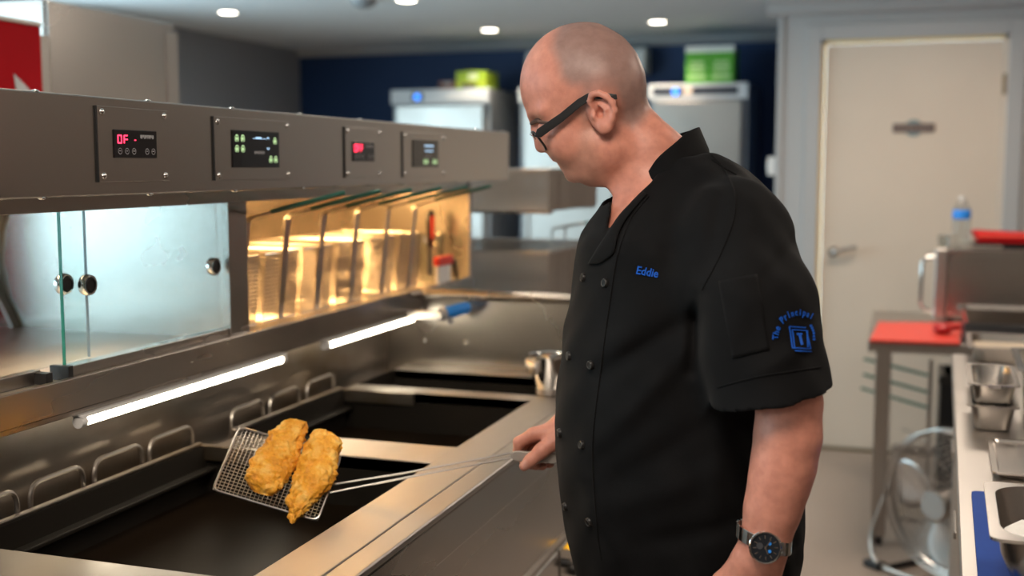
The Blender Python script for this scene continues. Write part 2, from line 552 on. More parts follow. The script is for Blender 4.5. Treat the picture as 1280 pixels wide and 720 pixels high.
# rear rails (U shaped) with wire lifting handles
hy = {0: [(1.36, 1.472), (1.502, 1.632), (1.661, 1.797), (1.820, 1.960)], 1: [(2.105, 2.236), (2.264, 2.398), (2.436, 2.575)]}
for k, (a, b) in enumerate(((1.325, 1.968), (2.09, 2.586))):
    m = MB().box(XB - 0.006, XB + 0.006, a, b, RZ - 0.034, RZ)
    m.box(XB + 0.006, XI - 0.30, b - 0.010, b, RZ - 0.034, RZ - 0.003)
    rl = m.build('rear_rail', STAINSHADE, rg, 0.002)
    for (ya, yb) in hy[k]:
        pth = round_path([(XB - 0.014, ya, RZ - 0.03), (XB - 0.014, ya, RZ + 0.036), (XB - 0.014, yb, RZ + 0.036), (XB - 0.014, yb, RZ - 0.03)], 0.028)
        MB().tube(pth, 0.0042, 8).build('lift_handle', WIRE, rl, smooth=True)
MB().box(-1.375, -1.36, Y0, YE, RZ - 0.07, 1.062).build('backsplash', STAINSHADE, rg)
MB().box(-1.36, XB - 0.02, Y0, YE, RZ - 0.05, RZ - 0.04).build('rear_gutter', STAINSHADE, rg)
# end panel with a rolled top edge
m = MB().extrude([(-1.36, YE, RZ - 0.03), (-0.70, YE, RZ - 0.03), (-0.70, YE, 1.10), (-1.2495, YE, 1.10), (-1.2495, YE, 1.0455), (-1.36, YE, 1.0455)], (0, 0.012, 0))
m.build('end_panel', STEEL, rg)
MB().cyl((-1.2495, YE - 0.004, 1.098), (-0.70, YE - 0.004, 1.098), 0.014, n=16).build('rolled_edge', STEEL, rg, smooth=True)
for x in (-1.12, -1.245):
    MB().ell((x, YE - 0.003, 0.965), (0.006, 0.004, 0.006), 10, 6).build('bolt', CHROME, rg, smooth=True)
# body and doors
MB().box(-1.375, -0.705, Y0, YE, 0.10, 0.64).build('body', STEELV, rg)
MB().box(-1.90, -1.376, Y0, 3.38, 0.0, 1.0622).build('rear_body', STEELV, rg)
MB().box(-1.34, -0.76, Y0, YE, 0.0, 0.10).build('plinth', BLACKPL, rg)
m = MB().box(-0.712, -0.700, Y0, YE, 0.62, 0.872)
m.build('front_apron', STEEL, rg, 0.002)
yy = [Y0, 1.27, 1.84, 2.41, YE]
for i in range(4):
    d_ = MB().box(-0.706, -0.690, yy[i] + 0.006, yy[i + 1] - 0.006, 0.12, 0.60).build('door', STEEL, rg, 0.004)
    MB().tube(round_path([(-0.69, yy[i] + 0.06, 0.34), (-0.66, yy[i] + 0.06, 0.34), (-0.66, yy[i] + 0.06, 0.50), (-0.69, yy[i] + 0.06, 0.50)], 0.01), 0.005, 8).build('door_handle', CHROME, d_, smooth=True)
for (x, y, c, r) in ((712, 682, mat('amber_lamp', (0.9, 0.45, 0.02), 0.3, emit=(1.0, 0.5, 0.02), estr=1.2), 0.009), (703, 703, BLACKPL, 0.011), (716, 711, BLACKPL, 0.016)):
    p = onx(x, y, -0.69)
    MB().cyl((-0.69, p.y, p.z), (-0.672, p.y, p.z), r, r * 0.85, 16).build('control_knob' if c is BLACKPL else 'pilot_lamp', c, rg, smooth=True)

# ================================================================ HEATED DISPLAY CABINET on the rear of the range
XL, XP, XFA = -1.25, -1.262, -1.135
YC0, YC1 = 0.70, 3.385
dc = thing('display_cabinet', 'stainless heated display cabinet with control fascia above the frying range', 'cabinet', (-1.55, 2.0, 1.05))
MB().box(-1.90, XL - 0.012, YC0, YC1, 1.062, 1.105).build('deck', WORKTOP, dc)
MB().box(XL - 0.012, XL, YC0, YC1, 1.058, 1.111).build('front_lip', STEEL, dc, 0.0015)
MB().box(-1.30, XL - 0.013, YC0, YC1, 1.046, 1.0615).build('lamp_channel', STEEL, dc, 0.001)
# door track, raised behind the lip
ya = onx(84, 460, -1.275).y
MB().box(-1.292, -1.266, ya, 2.008, 1.105, 1.127).build('door_track', STEEL, dc, 0.001)
MB().box(-1.312, -1.294, YC0, ya - 0.04, 1.105, 1.126).build('door_track', STEEL, dc, 0.001)
MB().box(-1.300, -1.262, ya - 0.012, ya - 0.001, 1.105, 1.129).build('track_stop', BLACKPL, dc, 0.001)
MB().box(-1.314, -1.270, ya - 0.055, ya - 0.04, 1.105, 1.124).build('track_stop', BLACKPL, dc, 0.001)
# post, beam, fascia, hood
MB().box(-1.292, XP, 2.010, 2.079, 1.105, 1.38).build('post', STEEL, dc, 0.0015)
MB().box(-1.292, XP, YC0, YC1, 1.378, 1.412).build('beam', STEEL, dc, 0.0015)
MB().box(XFA - 0.012, XFA, YC0, YC1, 1.406, 1.5535).build('fascia', STEEL, dc, 0.0025)
MB().box(-1.86, XFA - 0.012, YC0, YC1, 1.535, 1.550).build('hood', STEEL, dc)
MB().box(XP + 0.0, XFA - 0.012, YC0, YC1, 1.410, 1.418).build('soffit', STEELV, dc)
MB().box(-1.86, -1.292, 2.03, YC1, 1.405, 1.415).build('lamp_tray', STEELV, dc)
MB().box(XL - 0.6, XP + 0.004, 3.362, YC1, 1.105, 1.41).build('side_panel', STEEL, dc)
MB().box(-1.86, -1.85, 2.03, YC1, 1.105, 1.55).build('back_panel', STEEL, dc)
MB().box(-1.85, -1.60, 2.032, 3.36, 1.105, 1.205).build('rear_ledge', STEEL, dc, 0.004)
MB().box(-1.84, -1.294, 2.016, 2.028, 1.105, 1.405).build('end_plate', STEEL, dc)
# curved customer glass of the left cabinet with an arched metal edge
prof = [(-1.80, 1.105), (-1.835, 1.17), (-1.85, 1.24), (-1.84, 1.31), (-1.81, 1.38), (-1.76, 1.44), (-1.70, 1.49)]
m = MB()
n_ = len(prof)
m.add([(x, YC0, z) for x, z in prof] + [(x, 1.996, z) for x, z in prof], [(i, i + 1, n_ + i + 1, n_ + i) for i in range(n_ - 1)])
m.build('curved_glass', TGLASS, dc, smooth='all')
m = MB()
vs = []
for x, z in prof:
    vs += [(x, 1.998, z), (x, 2.0155, z), (x + 0.012, 2.0155, z + 0.003), (x + 0.012, 1.998, z + 0.003)]
fs = []
for i in range(n_ - 1):
    for k in range(4):
        l = (k + 1) % 4
        fs.append((4 * i + k, 4 * i + l, 4 * i + 4 + l, 4 * i + 4 + k))
m.add(vs, fs)
m.build('arched_edge', STEELV, dc, smooth=True)
# sliding glass doors with finger rings
def ring(p, parent):
    r_ = MB().lathe([(0.0135, -0.006), (0.0165, -0.0065), (0.0185, 0.0), (0.0165, 0.0065), (0.0135, 0.006)], (p.x, p.y, p.z), 24, 'x', closed=True).build('finger_ring', CHROME, parent, smooth=True)
    MB().lathe([(0.0136, 0.0066), (0.0105, 0.0085), (0.0098, 0.004), (0.0, 0.004)], (p.x, p.y, p.z), 24, 'x').build('ring_insert', BLACKPL, parent, smooth=True)
    MB().lathe([(0.0075, 0.004), (0.006, 0.0058), (0.0, 0.006)], (p.x, p.y, p.z), 20, 'x').build('ring_boss', CHROME, parent, smooth=True)
    return r_


g1 = MB().box(-1.282, -1.277, ya, 2.006, 1.127, 1.378).build('glass_door', TGLASS, dc)
MB().box(-1.2823, -1.2765, ya - 0.0015, ya - 0.0002, 1.127, 1.378).build('glass_edge', GLASSEDGE, g1)
ring(onx(109.5, 356, -1.2795), g1)
ring(onx(267, 333, -1.2795), g1)
yb = onx(107, 350, -1.302).y
g2 = MB().box(-1.304, -1.299, YC0 + 0.02, yb, 1.126, 1.378).build('glass_door', TGLASS, dc)
MB().box(-1.3042, -1.2988, yb + 0.0002, yb + 0.0012, 1.127, 1.378).build('glass_edge', mat('pale_glass_edge', (0.35, 0.40, 0.50), 0.2), g2)
ring(onx(80, 355, -1.3015), g2)
# rivets on the fascia edges
for (x, z) in [(-30, 0), (45, 0), (185, 0), (290, 0), (375, 0), (450, 0), (595, 0), (629, 0)]:
    y = onx(x, 130, XFA - 0.004).y
    MB().ell((XFA - 0.005, y, 1.5535), (0.006, 0.006, 0.0028), 10, 6).build('rivet', CHROME, dc, smooth=True)
for x in [52, 187, 293, 378, 505]:
    y = onx(x, 240, XFA - 0.004).y
    MB().ell((XFA - 0.004, y, 1.406), (0.006, 0.006, 0.0028), 10, 6).build('rivet', CHROME, dc, smooth=True)

# control plates
XPL = XFA + 0.0025
SEG = {'0': 'abcdef', 'O': 'abcdef', 'F': 'aefg'}


def seg7(mb, ch, y, z, w_, h_, t_, X):
    xx0, xx1 = X, X + 0.0006
    sl = 0.0
    S7 = {'a': (0, 1, h_ - t_, h_), 'g': (0, 1, h_ / 2 - t_ / 2, h_ / 2 + t_ / 2), 'd': (0, 1, 0, t_)}
    for s in SEG[ch]:
        if s in 'agd':
            _, _, a, b = S7[s]
            mb.box(xx0, xx1, y + t_ * 0.5, y + w_ - t_ * 0.5, z + a, z + b)
        else:
            yy_ = y if s in 'ef' else y + w_ - t_
            a, b = (h_ / 2 + t_ * 0.1, h_ - t_ * 0.35) if s in 'bf' else (t_ * 0.35, h_ / 2 - t_ * 0.1)
            mb.box(xx0, xx1, yy_, yy_ + t_, z + a, z + b)


def ringmark(mb, y, z, r, t_, X, n=16, a0=0, a1=360, sq=1.0):
    k = n
    vs, fs = [], []
    for i in range(k + 1):
        an = (a0 + (a1 - a0) * i / k) * D2R
        for rr in (r, r - t_):
            vs.append((X + 0.0004, y + rr * sq * math.cos(an), z + rr * math.sin(an)))
    for i in range(k):
        fs.append((2 * i, 2 * i + 1, 2 * i + 3, 2 * i + 2))
    mb.add(vs, fs)


def control_plate(y0, y1, z0, z1, dy0, dy1, dz0, dz1, kind):
    pl = MB().box(XFA, XPL, y0, y1, z0, z1).build('control_plate', STEEL, dc, 0.0008)
    MB().box(XFA, XPL + 0.0002, y0 - 0.0035, y0 - 0.0005, z0, z1).build('plate_edge', BLACKPL, pl)
    for (y, z) in ((y0 + 0.011, z0 + 0.009), (y0 + 0.011, z1 - 0.009), (y1 - 0.011, z0 + 0.009), (y1 - 0.011, z1 - 0.009)):
        MB().ell((XPL, y, z), (0.003, 0.0055, 0.0055), 12, 6).build('bolt', CHROME, pl, smooth=True)
    X = XPL + 0.002
    ds = MB().box(XPL, X, dy0, dy1, dz0, dz1).build('display', SCREEN, pl, 0.003 if kind in (0, 2) else 0.0008)
    W, H = dy1 - dy0, dz1 - dz0
    U = lambda u: dy0 + W * u
    V = lambda v: dz0 + H * v
    if kind in (0, 2):
        m = MB()
        if kind == 0:
            seg7(m, '0', U(0.07), V(0.50), W * 0.10, H * 0.32, H * 0.05, X)
            seg7(m, 'F', U(0.21), V(0.50), W * 0.10, H * 0.32, H * 0.05, X)
            m.box(X, X + 0.0006, U(0.46), U(0.49), V(0.62), V(0.66))
        else:
            for i, ch in enumerate('0FF'):
                seg7(m, ch, U(0.05 + 0.14 * i), V(0.48), W * 0.115, H * 0.38, H * 0.065, X)
        m.build('led_digits', REDLED, pl, stuff=True, label='red glowing digits')
        m = MB()
        for i in range(7):
            u = 0.60 + i * 0.047
            m.box(X, X + 0.0004, U(u), U(u + 0.034), V(0.72 + 0.02 * (i % 2)), V(0.84))
        for i in range(5):
            m.box(X, X + 0.0004, U(0.62 + i * 0.065), U(0.62 + i * 0.065 + 0.03), V(0.70), V(0.715))
        m.build('maker_lettering', GREYINK, pl, stuff=True)
        m = MB()
        for u in (0.12, 0.28, 0.44, 0.75, 0.90):
            ringmark(m, U(u), V(0.24), H * 0.115, H * 0.022, X)
            m.box(X, X + 0.0004, U(u) - W * 0.02, U(u) + W * 0.02, V(0.235), V(0.265))
        m.build('button_icons', GREYINK, pl, stuff=True)
    else:
        m = MB()
        spots = ((0.085, 0.78), (0.205, 0.78), (0.085, 0.50), (0.205, 0.50), (0.90, 0.74), (0.80, 0.22), (0.91, 0.22)) if kind == 1 else ((0.44, 0.20), (0.54, 0.20), (0.80, 0.20), (0.90, 0.20))
        for u, v in spots:
            for a0, a1 in ((40, 140), (150, 250), (290, 390)):
                ringmark(m, U(u), V(v), H * 0.10, H * 0.028, X, 8, a0, a1, 0.95)
            m.box(X, X + 0.0004, U(u) - W * 0.013, U(u) + W * 0.013, V(v) - H * 0.04, V(v) + H * 0.035)
        m.build('button_icons', GREENLED, pl, stuff=True, label='pale green lit button icons')
        m = MB()
        if kind == 1:
            m.box(X, X + 0.0004, U(0.42), U(0.70), V(0.785), V(0.80)).box(X, X + 0.0004, U(0.48), U(0.60), V(0.79), V(0.835))
            ringmark(m, U(0.745), V(0.76), H * 0.085, H * 0.03, X, 10, 20, 160)
            ringmark(m, U(0.745), V(0.58), H * 0.085, H * 0.03, X, 10, 200, 340)
        else:
            m.box(X, X + 0.0004, U(0.44), U(0.80), V(0.76), V(0.81)).box(X, X + 0.0004, U(0.46), U(0.78), V(0.58), V(0.62))
        m.build('screen_marks', BLUELED, pl, stuff=True, label='pale blue lit screen marks')
        m = MB()
        for i in range(6):
            m.box(X, X + 0.0004, U(0.45 + i * 0.037), U(0.45 + i * 0.037 + 0.026), V(0.37 + 0.01 * (i % 2)), V(0.45))
        m.build('maker_lettering', GREYINK, pl, stuff=True)


control_plate(1.455, 1.632, 1.4265, 1.540, 1.490, 1.597, 1.463, 1.506, 0)
control_plate(1.766, 2.032, 1.4255, 1.537, 1.820, 1.985, 1.448, 1.515, 1)
control_plate(2.270, 2.453, 1.4255, 1.535, 2.303, 2.412, 1.461, 1.504, 2)
control_plate(2.578, 2.850, 1.4235, 1.533, 2.632, 2.797, 1.448, 1.516, 3)

# heat lamps inside the lit shelf
for i, y in enumerate((2.22, 2.55, 2.88, 3.2)):
    l = bpy.data.lights.new('heat_lamp', 'AREA')
    l.shape = 'RECTANGLE'; l.size = 0.16; l.size_y = 0.10
    l.energy = 3.4
    l.color = (1.0, 0.55, 0.19)
    lo = bpy.data.objects.new('heat_lamp', l)
    lo.location = (-1.52 - dc.location.x, y - dc.location.y, 1.398 - dc.location.z)
    lo.parent = dc
    COL.objects.link(lo)
    MB().box(-1.61, -1.43, y - 0.06, y - 0.054, 1.385, 1.405).box(-1.61, -1.43, y + 0.054, y + 0.06, 1.385, 1.405).build('lamp_reflector', CHROME, dc)

l = bpy.data.lights.new('cabinet_lamp', 'AREA')
l.shape = 'RECTANGLE'; l.size = 0.06; l.size_y = 0.8; l.energy = 2.2; l.color = (1.0, 0.70, 0.42); l.spread = 1.6
lo = bpy.data.objects.new('cabinet_lamp', l)
lo.location = (-1.42 - dc.location.x, 1.5 - dc.location.y, 1.40 - dc.location.z); lo.parent = dc
COL.objects.link(lo)
MB().box(-1.46, -1.38, 1.08, 1.92, 1.402, 1.415).build('lamp_housing', STEELV, dc, 0.002)

# tube lamps under the lip
TUBE = mat('tube_glow', (1, 1, 1), 0.5, emit=(1.0, 0.90, 0.70), estr=13.0)
for i, (a, b) in enumerate(((onx(97, 530, -1.262).y, onx(354, 452, -1.262).y), (onx(405, 430, -1.262).y, onx(517, 397, -1.262).y))):
    t = thing('tube_lamp', ['longer glowing white tube lamp under the cabinet lip beside the near pan', 'shorter glowing white tube lamp under the cabinet lip beside the far pan'][i], 'light', (-1.262, (a + b) / 2, 1.022))
    MB().cyl((-1.262, a + 0.012, 1.0335), (-1.262, b - 0.012, 1.0335), 0.0085, n=14).build('tube', TUBE, t, smooth=True)
    for y in (a, b - 0.014):
        MB().cyl((-1.262, y, 1.0335), (-1.262, y + 0.014, 1.0335), 0.0105, n=14).build('end_cap', WHITEPL, t, smooth=True)
    MB().box(-1.272, -1.252, a, b, 1.041, 1.0462).build('batten', WHITEPL, t)

# blue clip and steel bracket at the end of the lip
p = onx(574, 387, -1.112)
t = thing('hose_clip', 'bright blue plastic clip with white nozzle under the lip end', 'clip', (p.x, p.y, p.z))
MB().tube([(p.x - 0.030, p.y - 0.024, p.z - 0.008), (p.x - 0.008, p.y - 0.005, p.z - 0.002), (p.x + 0.014, p.y + 0.014, p.z + 0.004), (p.x + 0.022, p.y + 0.021, p.z + 0.006)], [0.017, 0.0175, 0.016, 0.012], 14).build('clip_body', BRIGHTBLUE, t, smooth=True)
MB().cyl((p.x - 0.02, p.y - 0.02, p.z - 0.012), (p.x - 0.016, p.y - 0.018, p.z - 0.036), 0.009, 0.007, 12).build('nozzle', GREYINK, t, smooth=True)
MB().cyl((p.x - 0.040, p.y - 0.033, p.z - 0.012), (p.x - 0.029, p.y - 0.023, p.z - 0.008), 0.018, n=14).build('collar', GREYINK, t, smooth=True)
MB().box(-1.2505, p.x - 0.034, p.y - 0.045, p.y - 0.025, p.z - 0.026, p.z - 0.002).build('bracket', STEEL, t, 0.002)


# ---------------------------------------------------------------- wire helpers
def wire_grid(mb, o, eu, ev, nu, nv, r):
    """grid of thin square wires: o corner, eu/ev edge vectors"""
    o, eu, ev = Vector(o), Vector(eu), Vector(ev)
    n = eu.cross(ev).normalized()

    def bar(p, q):
        t = (q - p).normalized()
        s = t.cross(n).normalized() * r
        w_ = n * r
        vs = [p + s, p + w_, p - s, p - w_, q + s, q + w_, q - s, q - w_]
        mb.add(vs, [(0, 1, 5, 4), (1, 2, 6, 5), (2, 3, 7, 6), (3, 0, 4, 7)])
    for i in range(nu + 1):
        a = o + eu * (i / nu)
        bar(a, a + ev)
    for j in range(nv + 1):
        a = o + ev * (j / nv)
        bar(a, a + eu)


def fry_basket_mesh(t, L):
    """L: dict with width etc.  Local axes: x toward the operator, y along the range, z up; origin bottom centre of the front face"""
    W, Dp, H, tp = 0.152, 0.22, 0.148, 0.012
    m = MB()
    cell = 0.0085
    f0, f1 = Vector((0, -W / 2 + tp, 0.006)), Vector((0, W / 2 - tp, 0.006))
    up = Vector((tp, 0, H))
    wire_grid(m, (0, -W / 2 + tp * 0.5, 0.006), (0, W - tp, 0), (tp, 0, H), int(W / cell), int(H / cell), 0.0012)
    wire_grid(m, (-Dp, -W / 2 + tp * 0.5, 0.006), (0, W - tp, 0), (-tp, 0, H), int(W / cell), int(H / cell), 0.0012)
    for s in (-1, 1):
        wire_grid(m, (0, s * (W / 2 - tp * 0.5), 0.006), (-Dp, 0, 0), (0, s * tp * 0.3, H), int(Dp / cell), int(H / cell), 0.0012)
    wire_grid(m, (0, -W / 2 + tp * 0.5, 0.006), (0, W - tp, 0), (-Dp, 0, 0), int(W / cell), int(Dp / cell), 0.0012)
    m.build('wire_mesh', WIRE, t, local=True, stuff=True)
    z1 = H + 0.006
    rim = round_path([(tp, -W / 2, z1), (tp, W / 2, z1), (-Dp - tp, W / 2, z1), (-Dp - tp, -W / 2, z1), (tp, -W / 2 + 0.001, z1)], 0.012)
    MB().tube(rim, 0.0032, 8).build('rim', WIRE, t, local=True, smooth=True)
    for x in (0, -Dp):
        MB().tube([(x, -W / 2 + tp * 0.5, 0.005), (x, W / 2 - tp * 0.5, 0.005)], 0.003, 8).build('base_wire', WIRE, t, local=True)
    # flat strap, then the long handle with a green grip
    st = MB()
    a = [(0.002, 0.004), (0.016, 0.145), (0.026, 0.228)]
    vs = []
    for x, z in a:
        vs += [(x, -0.011, z), (x, 0.011, z), (x + 0.0045, 0.011, z), (x + 0.0045, -0.011, z)]
    fs = [(0, 1, 2, 3), (8, 9, 10, 11)]
    for i in range(2):
        for k in range(4):
            l = (k + 1) % 4
            fs.append((4 * i + k, 4 * i + l, 4 * i + 4 + l, 4 * i + 4 + k))
    st.add(vs, fs)
    st.build('strap', WIRE, t, local=True, bevel=0.001)
    hd = MB()
    for s in (-1, 1):
        hd.tube(round_path([(0.022, s * 0.008, 0.205), (0.028, s * 0.008, 0.236), (0.10, s * 0.007, 0.254)], 0.012), 0.003, 8)
    h_ = hd.build('handle', WIRE, t, local=True, smooth=True)
    MB().tube(round_path([(0.09, -0.007, 0.2525), (0.245, -0.007, 0.290), (0.252, 0, 0.292), (0.245, 0.007, 0.290), (0.09, 0.007, 0.2525)], 0.006), 0.0045, 8).build('grip', GREENPL, h_, local=True, smooth=True)


bk = thing('fry_basket', 'wire fry basket with green handle next to the cabinet post', 'fry basket', (-1.312, 2.115, 1.1055), group='fry baskets on the lit shelf')
fry_basket_mesh(bk, {})
labs = ['second wire fry basket from the cabinet post on the lit shelf', 'third wire fry basket from the cabinet post on the lit shelf', 'fourth wire fry basket from the cabinet post on the lit shelf',
        'fifth wire fry basket from the cabinet post on the lit shelf', 'last wire fry basket in the row beside the clear jug']
for y, lb in zip((2.285, 2.455, 2.635, 2.82, 3.0), labs):
    c = copy_tree(bk)
    c.location = (-1.312, y, 1.1055)
    c['label'] = lb

# clear jug with a scraper, and a second scraper leaning by it
jx, jy, jz = -1.352, onx(538, 340, -1.352).y, 1.1055
t = thing('plastic_jug', 'clear plastic jug at the end of the lit shelf', 'jug', (jx, jy, jz))
MB().lathe([(0.030, 0.0), (0.036, 0.003), (0.040, 0.05), (0.046, 0.135), (0.049, 0.14), (0.0475, 0.141), (0.044, 0.135), (0.038, 0.05), (0.033, 0.006), (0.0, 0.006)], (jx, jy, jz), 28).build('jug_body', CLEARPL, t, smooth=True)
MB().tube(round_path([(jx - 0.044, jy, jz + 0.12), (jx - 0.08, jy, jz + 0.115), (jx - 0.075, jy, jz + 0.05), (jx - 0.04, jy, jz + 0.045)], 0.02), 0.005, 8).build('jug_handle', CLEARPL, t, smooth=True)
t = thing('scraper', 'scraper with black and red handle standing in the clear jug', 'scraper', (jx, jy, jz + 0.008))
MB().box(jx - 0.002, jx + 0.001, jy - 0.025, jy + 0.02, jz + 0.012, jz + 0.11).build('blade', STEELV, t)
MB().tube([(jx, jy - 0.004, jz + 0.10), (jx, jy - 0.002, jz + 0.16), (jx, jy + 0.002, jz + 0.20), (jx, jy + 0.003, jz + 0.212)], [0.009, 0.012, 0.014, 0.006], 12).build('handle', BLACKPL, t, smooth=True)
MB().box(jx + 0.008, jx + 0.0145, jy - 0.014, jy + 0.006, jz + 0.125, jz + 0.195).build('grip_inlay', REDPL, t, 0.003)
sxp = -1.275
q0, q1, q2, q3 = onx(545, 333, sxp), onx(563, 318, sxp), onx(566, 322, sxp), onx(571, 346, sxp)
t = thing('scraper', 'white scraper head with red top and black handle leaning at the side panel', 'scraper', (sxp, q0.y, jz))
MB().box(sxp - 0.006, sxp + 0.004, q0.y + 0.008, q1.y - 0.006, jz + 0.001, q0.z).build('blade', WHITEPL, t, 0.002)
MB().box(sxp - 0.010, sxp + 0.010, q0.y, q1.y, q0.z, q1.z).build('head', REDPL, t, 0.004)
MB().tube([(sxp, q1.y - 0.004, q1.z - 0.012), (sxp, q2.y + 0.008, q2.z - 0.02), (sxp, q3.y, jz + 0.006)], [0.009, 0.009, 0.006], 10).build('handle', BLACKPL, t, smooth=True)

# ---------------------------------------------------------------- small steel pot on the worktop
px_, py_ = -0.787, 2.655
t = thing('steel_pot', 'small tapered stainless pot with flat side handle on the worktop', 'pot', (px_, py_, RZ))
MB().lathe([(0.0, 0.001), (0.030, 0.001), (0.034, 0.003), (0.034, 0.018), (0.0, 0.018)], (px_, py_, RZ), 32).build('pot_base', STEELV, t, smooth=True)
MB().lathe([(0.033, 0.018), (0.038, 0.03), (0.047, 0.07), (0.0495, 0.094), (0.053, 0.096), (0.053, 0.099), (0.048, 0.097), (0.045, 0.07), (0.036, 0.03), (0.03, 0.022), (0.0, 0.022)], (px_, py_, RZ), 36).build('pot_wall', CHROME, t, smooth=True)
m = MB()
ps = []
for an in np.linspace(150, 255, 9):
    ps.append((px_ + 0.060 * math.cos(an * D2R), py_ + 0.060 * math.sin(an * D2R)))
for i in range(8):
    (xa, ya_), (xb, yb_) = ps[i], ps[i + 1]
    m.add([(xa, ya_, RZ + 0.058), (xb, yb_, RZ + 0.058), (xb, yb_, RZ + 0.086), (xa, ya_, RZ + 0.086)], [(0, 1, 2, 3)])
o = m.build('pot_handle', STEELV, t, smooth='all')
s_ = o.modifiers.new('solidify', 'SOLIDIFY'); s_.thickness = 0.009

# ---------------------------------------------------------------- wire baskets on a rack beyond the range end
XK0, XK1, YK0, YK1 = -1.62, -1.073, 3.60, 4.22
rk = thing('basket_rack', 'steel two-tier rack beyond the range end panel', 'rack', ((XK0 + XK1) / 2, (YK0 + YK1) / 2, 0))
for (x, y) in ((XK0 + 0.02, YK0 + 0.03), (XK0 + 0.02, YK1 - 0.03)):
    MB().box(x - 0.015, x + 0.015, y - 0.015, y + 0.015, 0, 1.55).build('post', STEELV, rk, 0.002)
for (x, y) in ((XK1 - 0.02, YK0 + 0.03), (XK1 - 0.02, YK1 - 0.03)):
    MB().box(x - 0.015, x + 0.015, y - 0.015, y + 0.015, 0, 0.99).build('post', STEELV, rk, 0.002)
MB().box(XK0, XK1, YK0, YK1, 0.99, 1.01).build('shelf', STEELV, rk, 0.002)
MB().box(XK0, XK0 + 0.05, YK0, YK1, 1.296, 1.306).box(XK0 + 0.05, XK1, YK0 + 0.02, YK0 + 0.05, 1.296, 1.306).box(XK0 + 0.05, XK1, YK1 - 0.05, YK1 - 0.02, 1.296, 1.306).build('shelf_arm', STEELV, rk, 0.001)
MESHG = STEELV


def big_basket(label, z0, z1, handle):
    b_ = thing('wire_basket', label, 'basket', ((XK0 + XK1) / 2, (YK0 + YK1) / 2, z0), group='long wire baskets on the rack')
    m = MB()
    c_ = 0.009
    X0, X1, A, B, H = XK0 + 0.06, XK1, YK0, YK1, z1 - z0
    for y in (A, B):
        wire_grid(m, (X0, y, z0), (X1 - X0, 0, 0), (0, 0, H), int((X1 - X0) / c_), int(H / c_), 0.0029)
    for x in (X0, X1):
        wire_grid(m, (x, A, z0), (0, B - A, 0), (0, 0, H), int((B - A) / c_), int(H / c_), 0.0029)
    wire_grid(m, (X0, A, z0), (X1 - X0, 0, 0), (0, B - A, 0), 60, 60, 0.0015)
    m.build('wire_mesh', MESHG, b_, stuff=True)
    MB().tube([(X0, A, z1), (X1, A, z1), (X1, B, z1), (X0, B, z1)], 0.005, 8, closed=True).build('rim', WIRE, b_)
    for k in range(9):
        y = A + 0.03 + k * (B - A - 0.06) / 8
        MB().tube([(X1 + 0.003, y, z0), (X1 + 0.003, y, z1)], 0.006 if k % 2 else 0.004, 6).build('stay', WIRE if k % 2 else MESHG, b_)
    if handle:
        for y in (A + 0.10, A + 0.26):
            h_ = MB().tube(round_path([(X1 - 0.02, y, z1), (X1 - 0.02, y, z1 + 0.075), (X1 + 0.14, y + 0.03, z1 + 0.10)], 0.02), 0.004, 8).build('handle', WIRE, b_, smooth=True)
            MB().tube([(X1 + 0.09, y + 0.02, z1 + 0.092), (X1 + 0.15, y + 0.032, z1 + 0.102)], 0.006, 8).build('grip', GREENPL, h_, smooth=True)


big_basket('upper long wire mesh basket on the rack beyond the range', 1.307, 1.438, False)
big_basket('lower long wire mesh basket with wire handles beyond the range end panel', 1.011, 1.170, True)

# ================================================================ BACKGROUND: fridges and what stands on them
FRY = 7.10
FRDOOR = STEELV
FRSIDE = mat('fridge_side', (0.30, 0.32, 0.34), 0.5, 0.3)
FRHEAD = mat('fridge_header_white', (0.62, 0.64, 0.66), 0.4)
BLUELOGO = mat('blue_lit_badge', (0.05, 0.2, 0.9), 0.4, emit=(0.03, 0.25, 1.0), estr=1.6)


def fridge(x0, x1, label, dark):
    t = thing('upright_fridge', label, 'fridge', ((x0 + x1) / 2, (FRY + BY) / 2, 0), group='steel upright fridges along the navy wall')
    zt = 1.95
    MB().box(x0, x1, FRY + 0.045, BY - 0.02, 0.10, zt).build('body', FRSIDE, t, 0.004)
    d_ = MB().box(x0 + 0.035, x1 - 0.035, FRY, FRY + 0.043, 0.16, zt - 0.105).build('door', FRDOOR, t, 0.006)
    MB().box(x0 + 0.05, x0 + 0.075, FRY - 0.02, FRY, 0.9, 1.3).build('handle', STEELV, d_, 0.004)
    hd = MB().box(x0, x1, FRY + 0.002, FRY + 0.045, zt - 0.095, zt).build('header', FRHEAD, t, 0.004)
    w_ = x1 - x0
    dk = mat('header_strip_dark', (0.05, 0.055, 0.07), 0.35)
    if dark:
        MB().box(x0 + 0.03, x1 - 0.06, FRY - 0.001, FRY + 0.002, zt - 0.07, zt - 0.02).build('header_strip', dk, hd)
        MB().box(x0 + w_ * 0.36, x0 + w_ * 0.45, FRY - 0.002, FRY, zt - 0.068, zt - 0.022).build('header_label', mat('label_peach', (0.8, 0.62, 0.5), 0.5), hd)
    else:
        MB().box(x0 + w_ * 0.22, x0 + w_ * 0.34, FRY - 0.001, FRY + 0.002, zt - 0.075, zt - 0.02).build('header_strip', dk, hd)
        MB().box(x0 + w_ * 0.58, x0 + w_ * 0.95, FRY - 0.001, FRY + 0.002, zt - 0.072, zt - 0.03).build('header_label', WHITEPL, hd)
    MB().cyl((x0 + w_ * 0.28, FRY, zt - 0.048), (x0 + w_ * 0.28, FRY - 0.004, zt - 0.048), 0.022, n=20).build('badge', BLUELOGO, hd, label='round blue lit badge')
    for x in (x0 + 0.06, x1 - 0.06):
        for y in (FRY + 0.1, BY - 0.1):
            MB().cyl((x, y, 0), (x, y, 0.10), 0.02, n=12).build('foot', BLACKPL, t)
    return zt


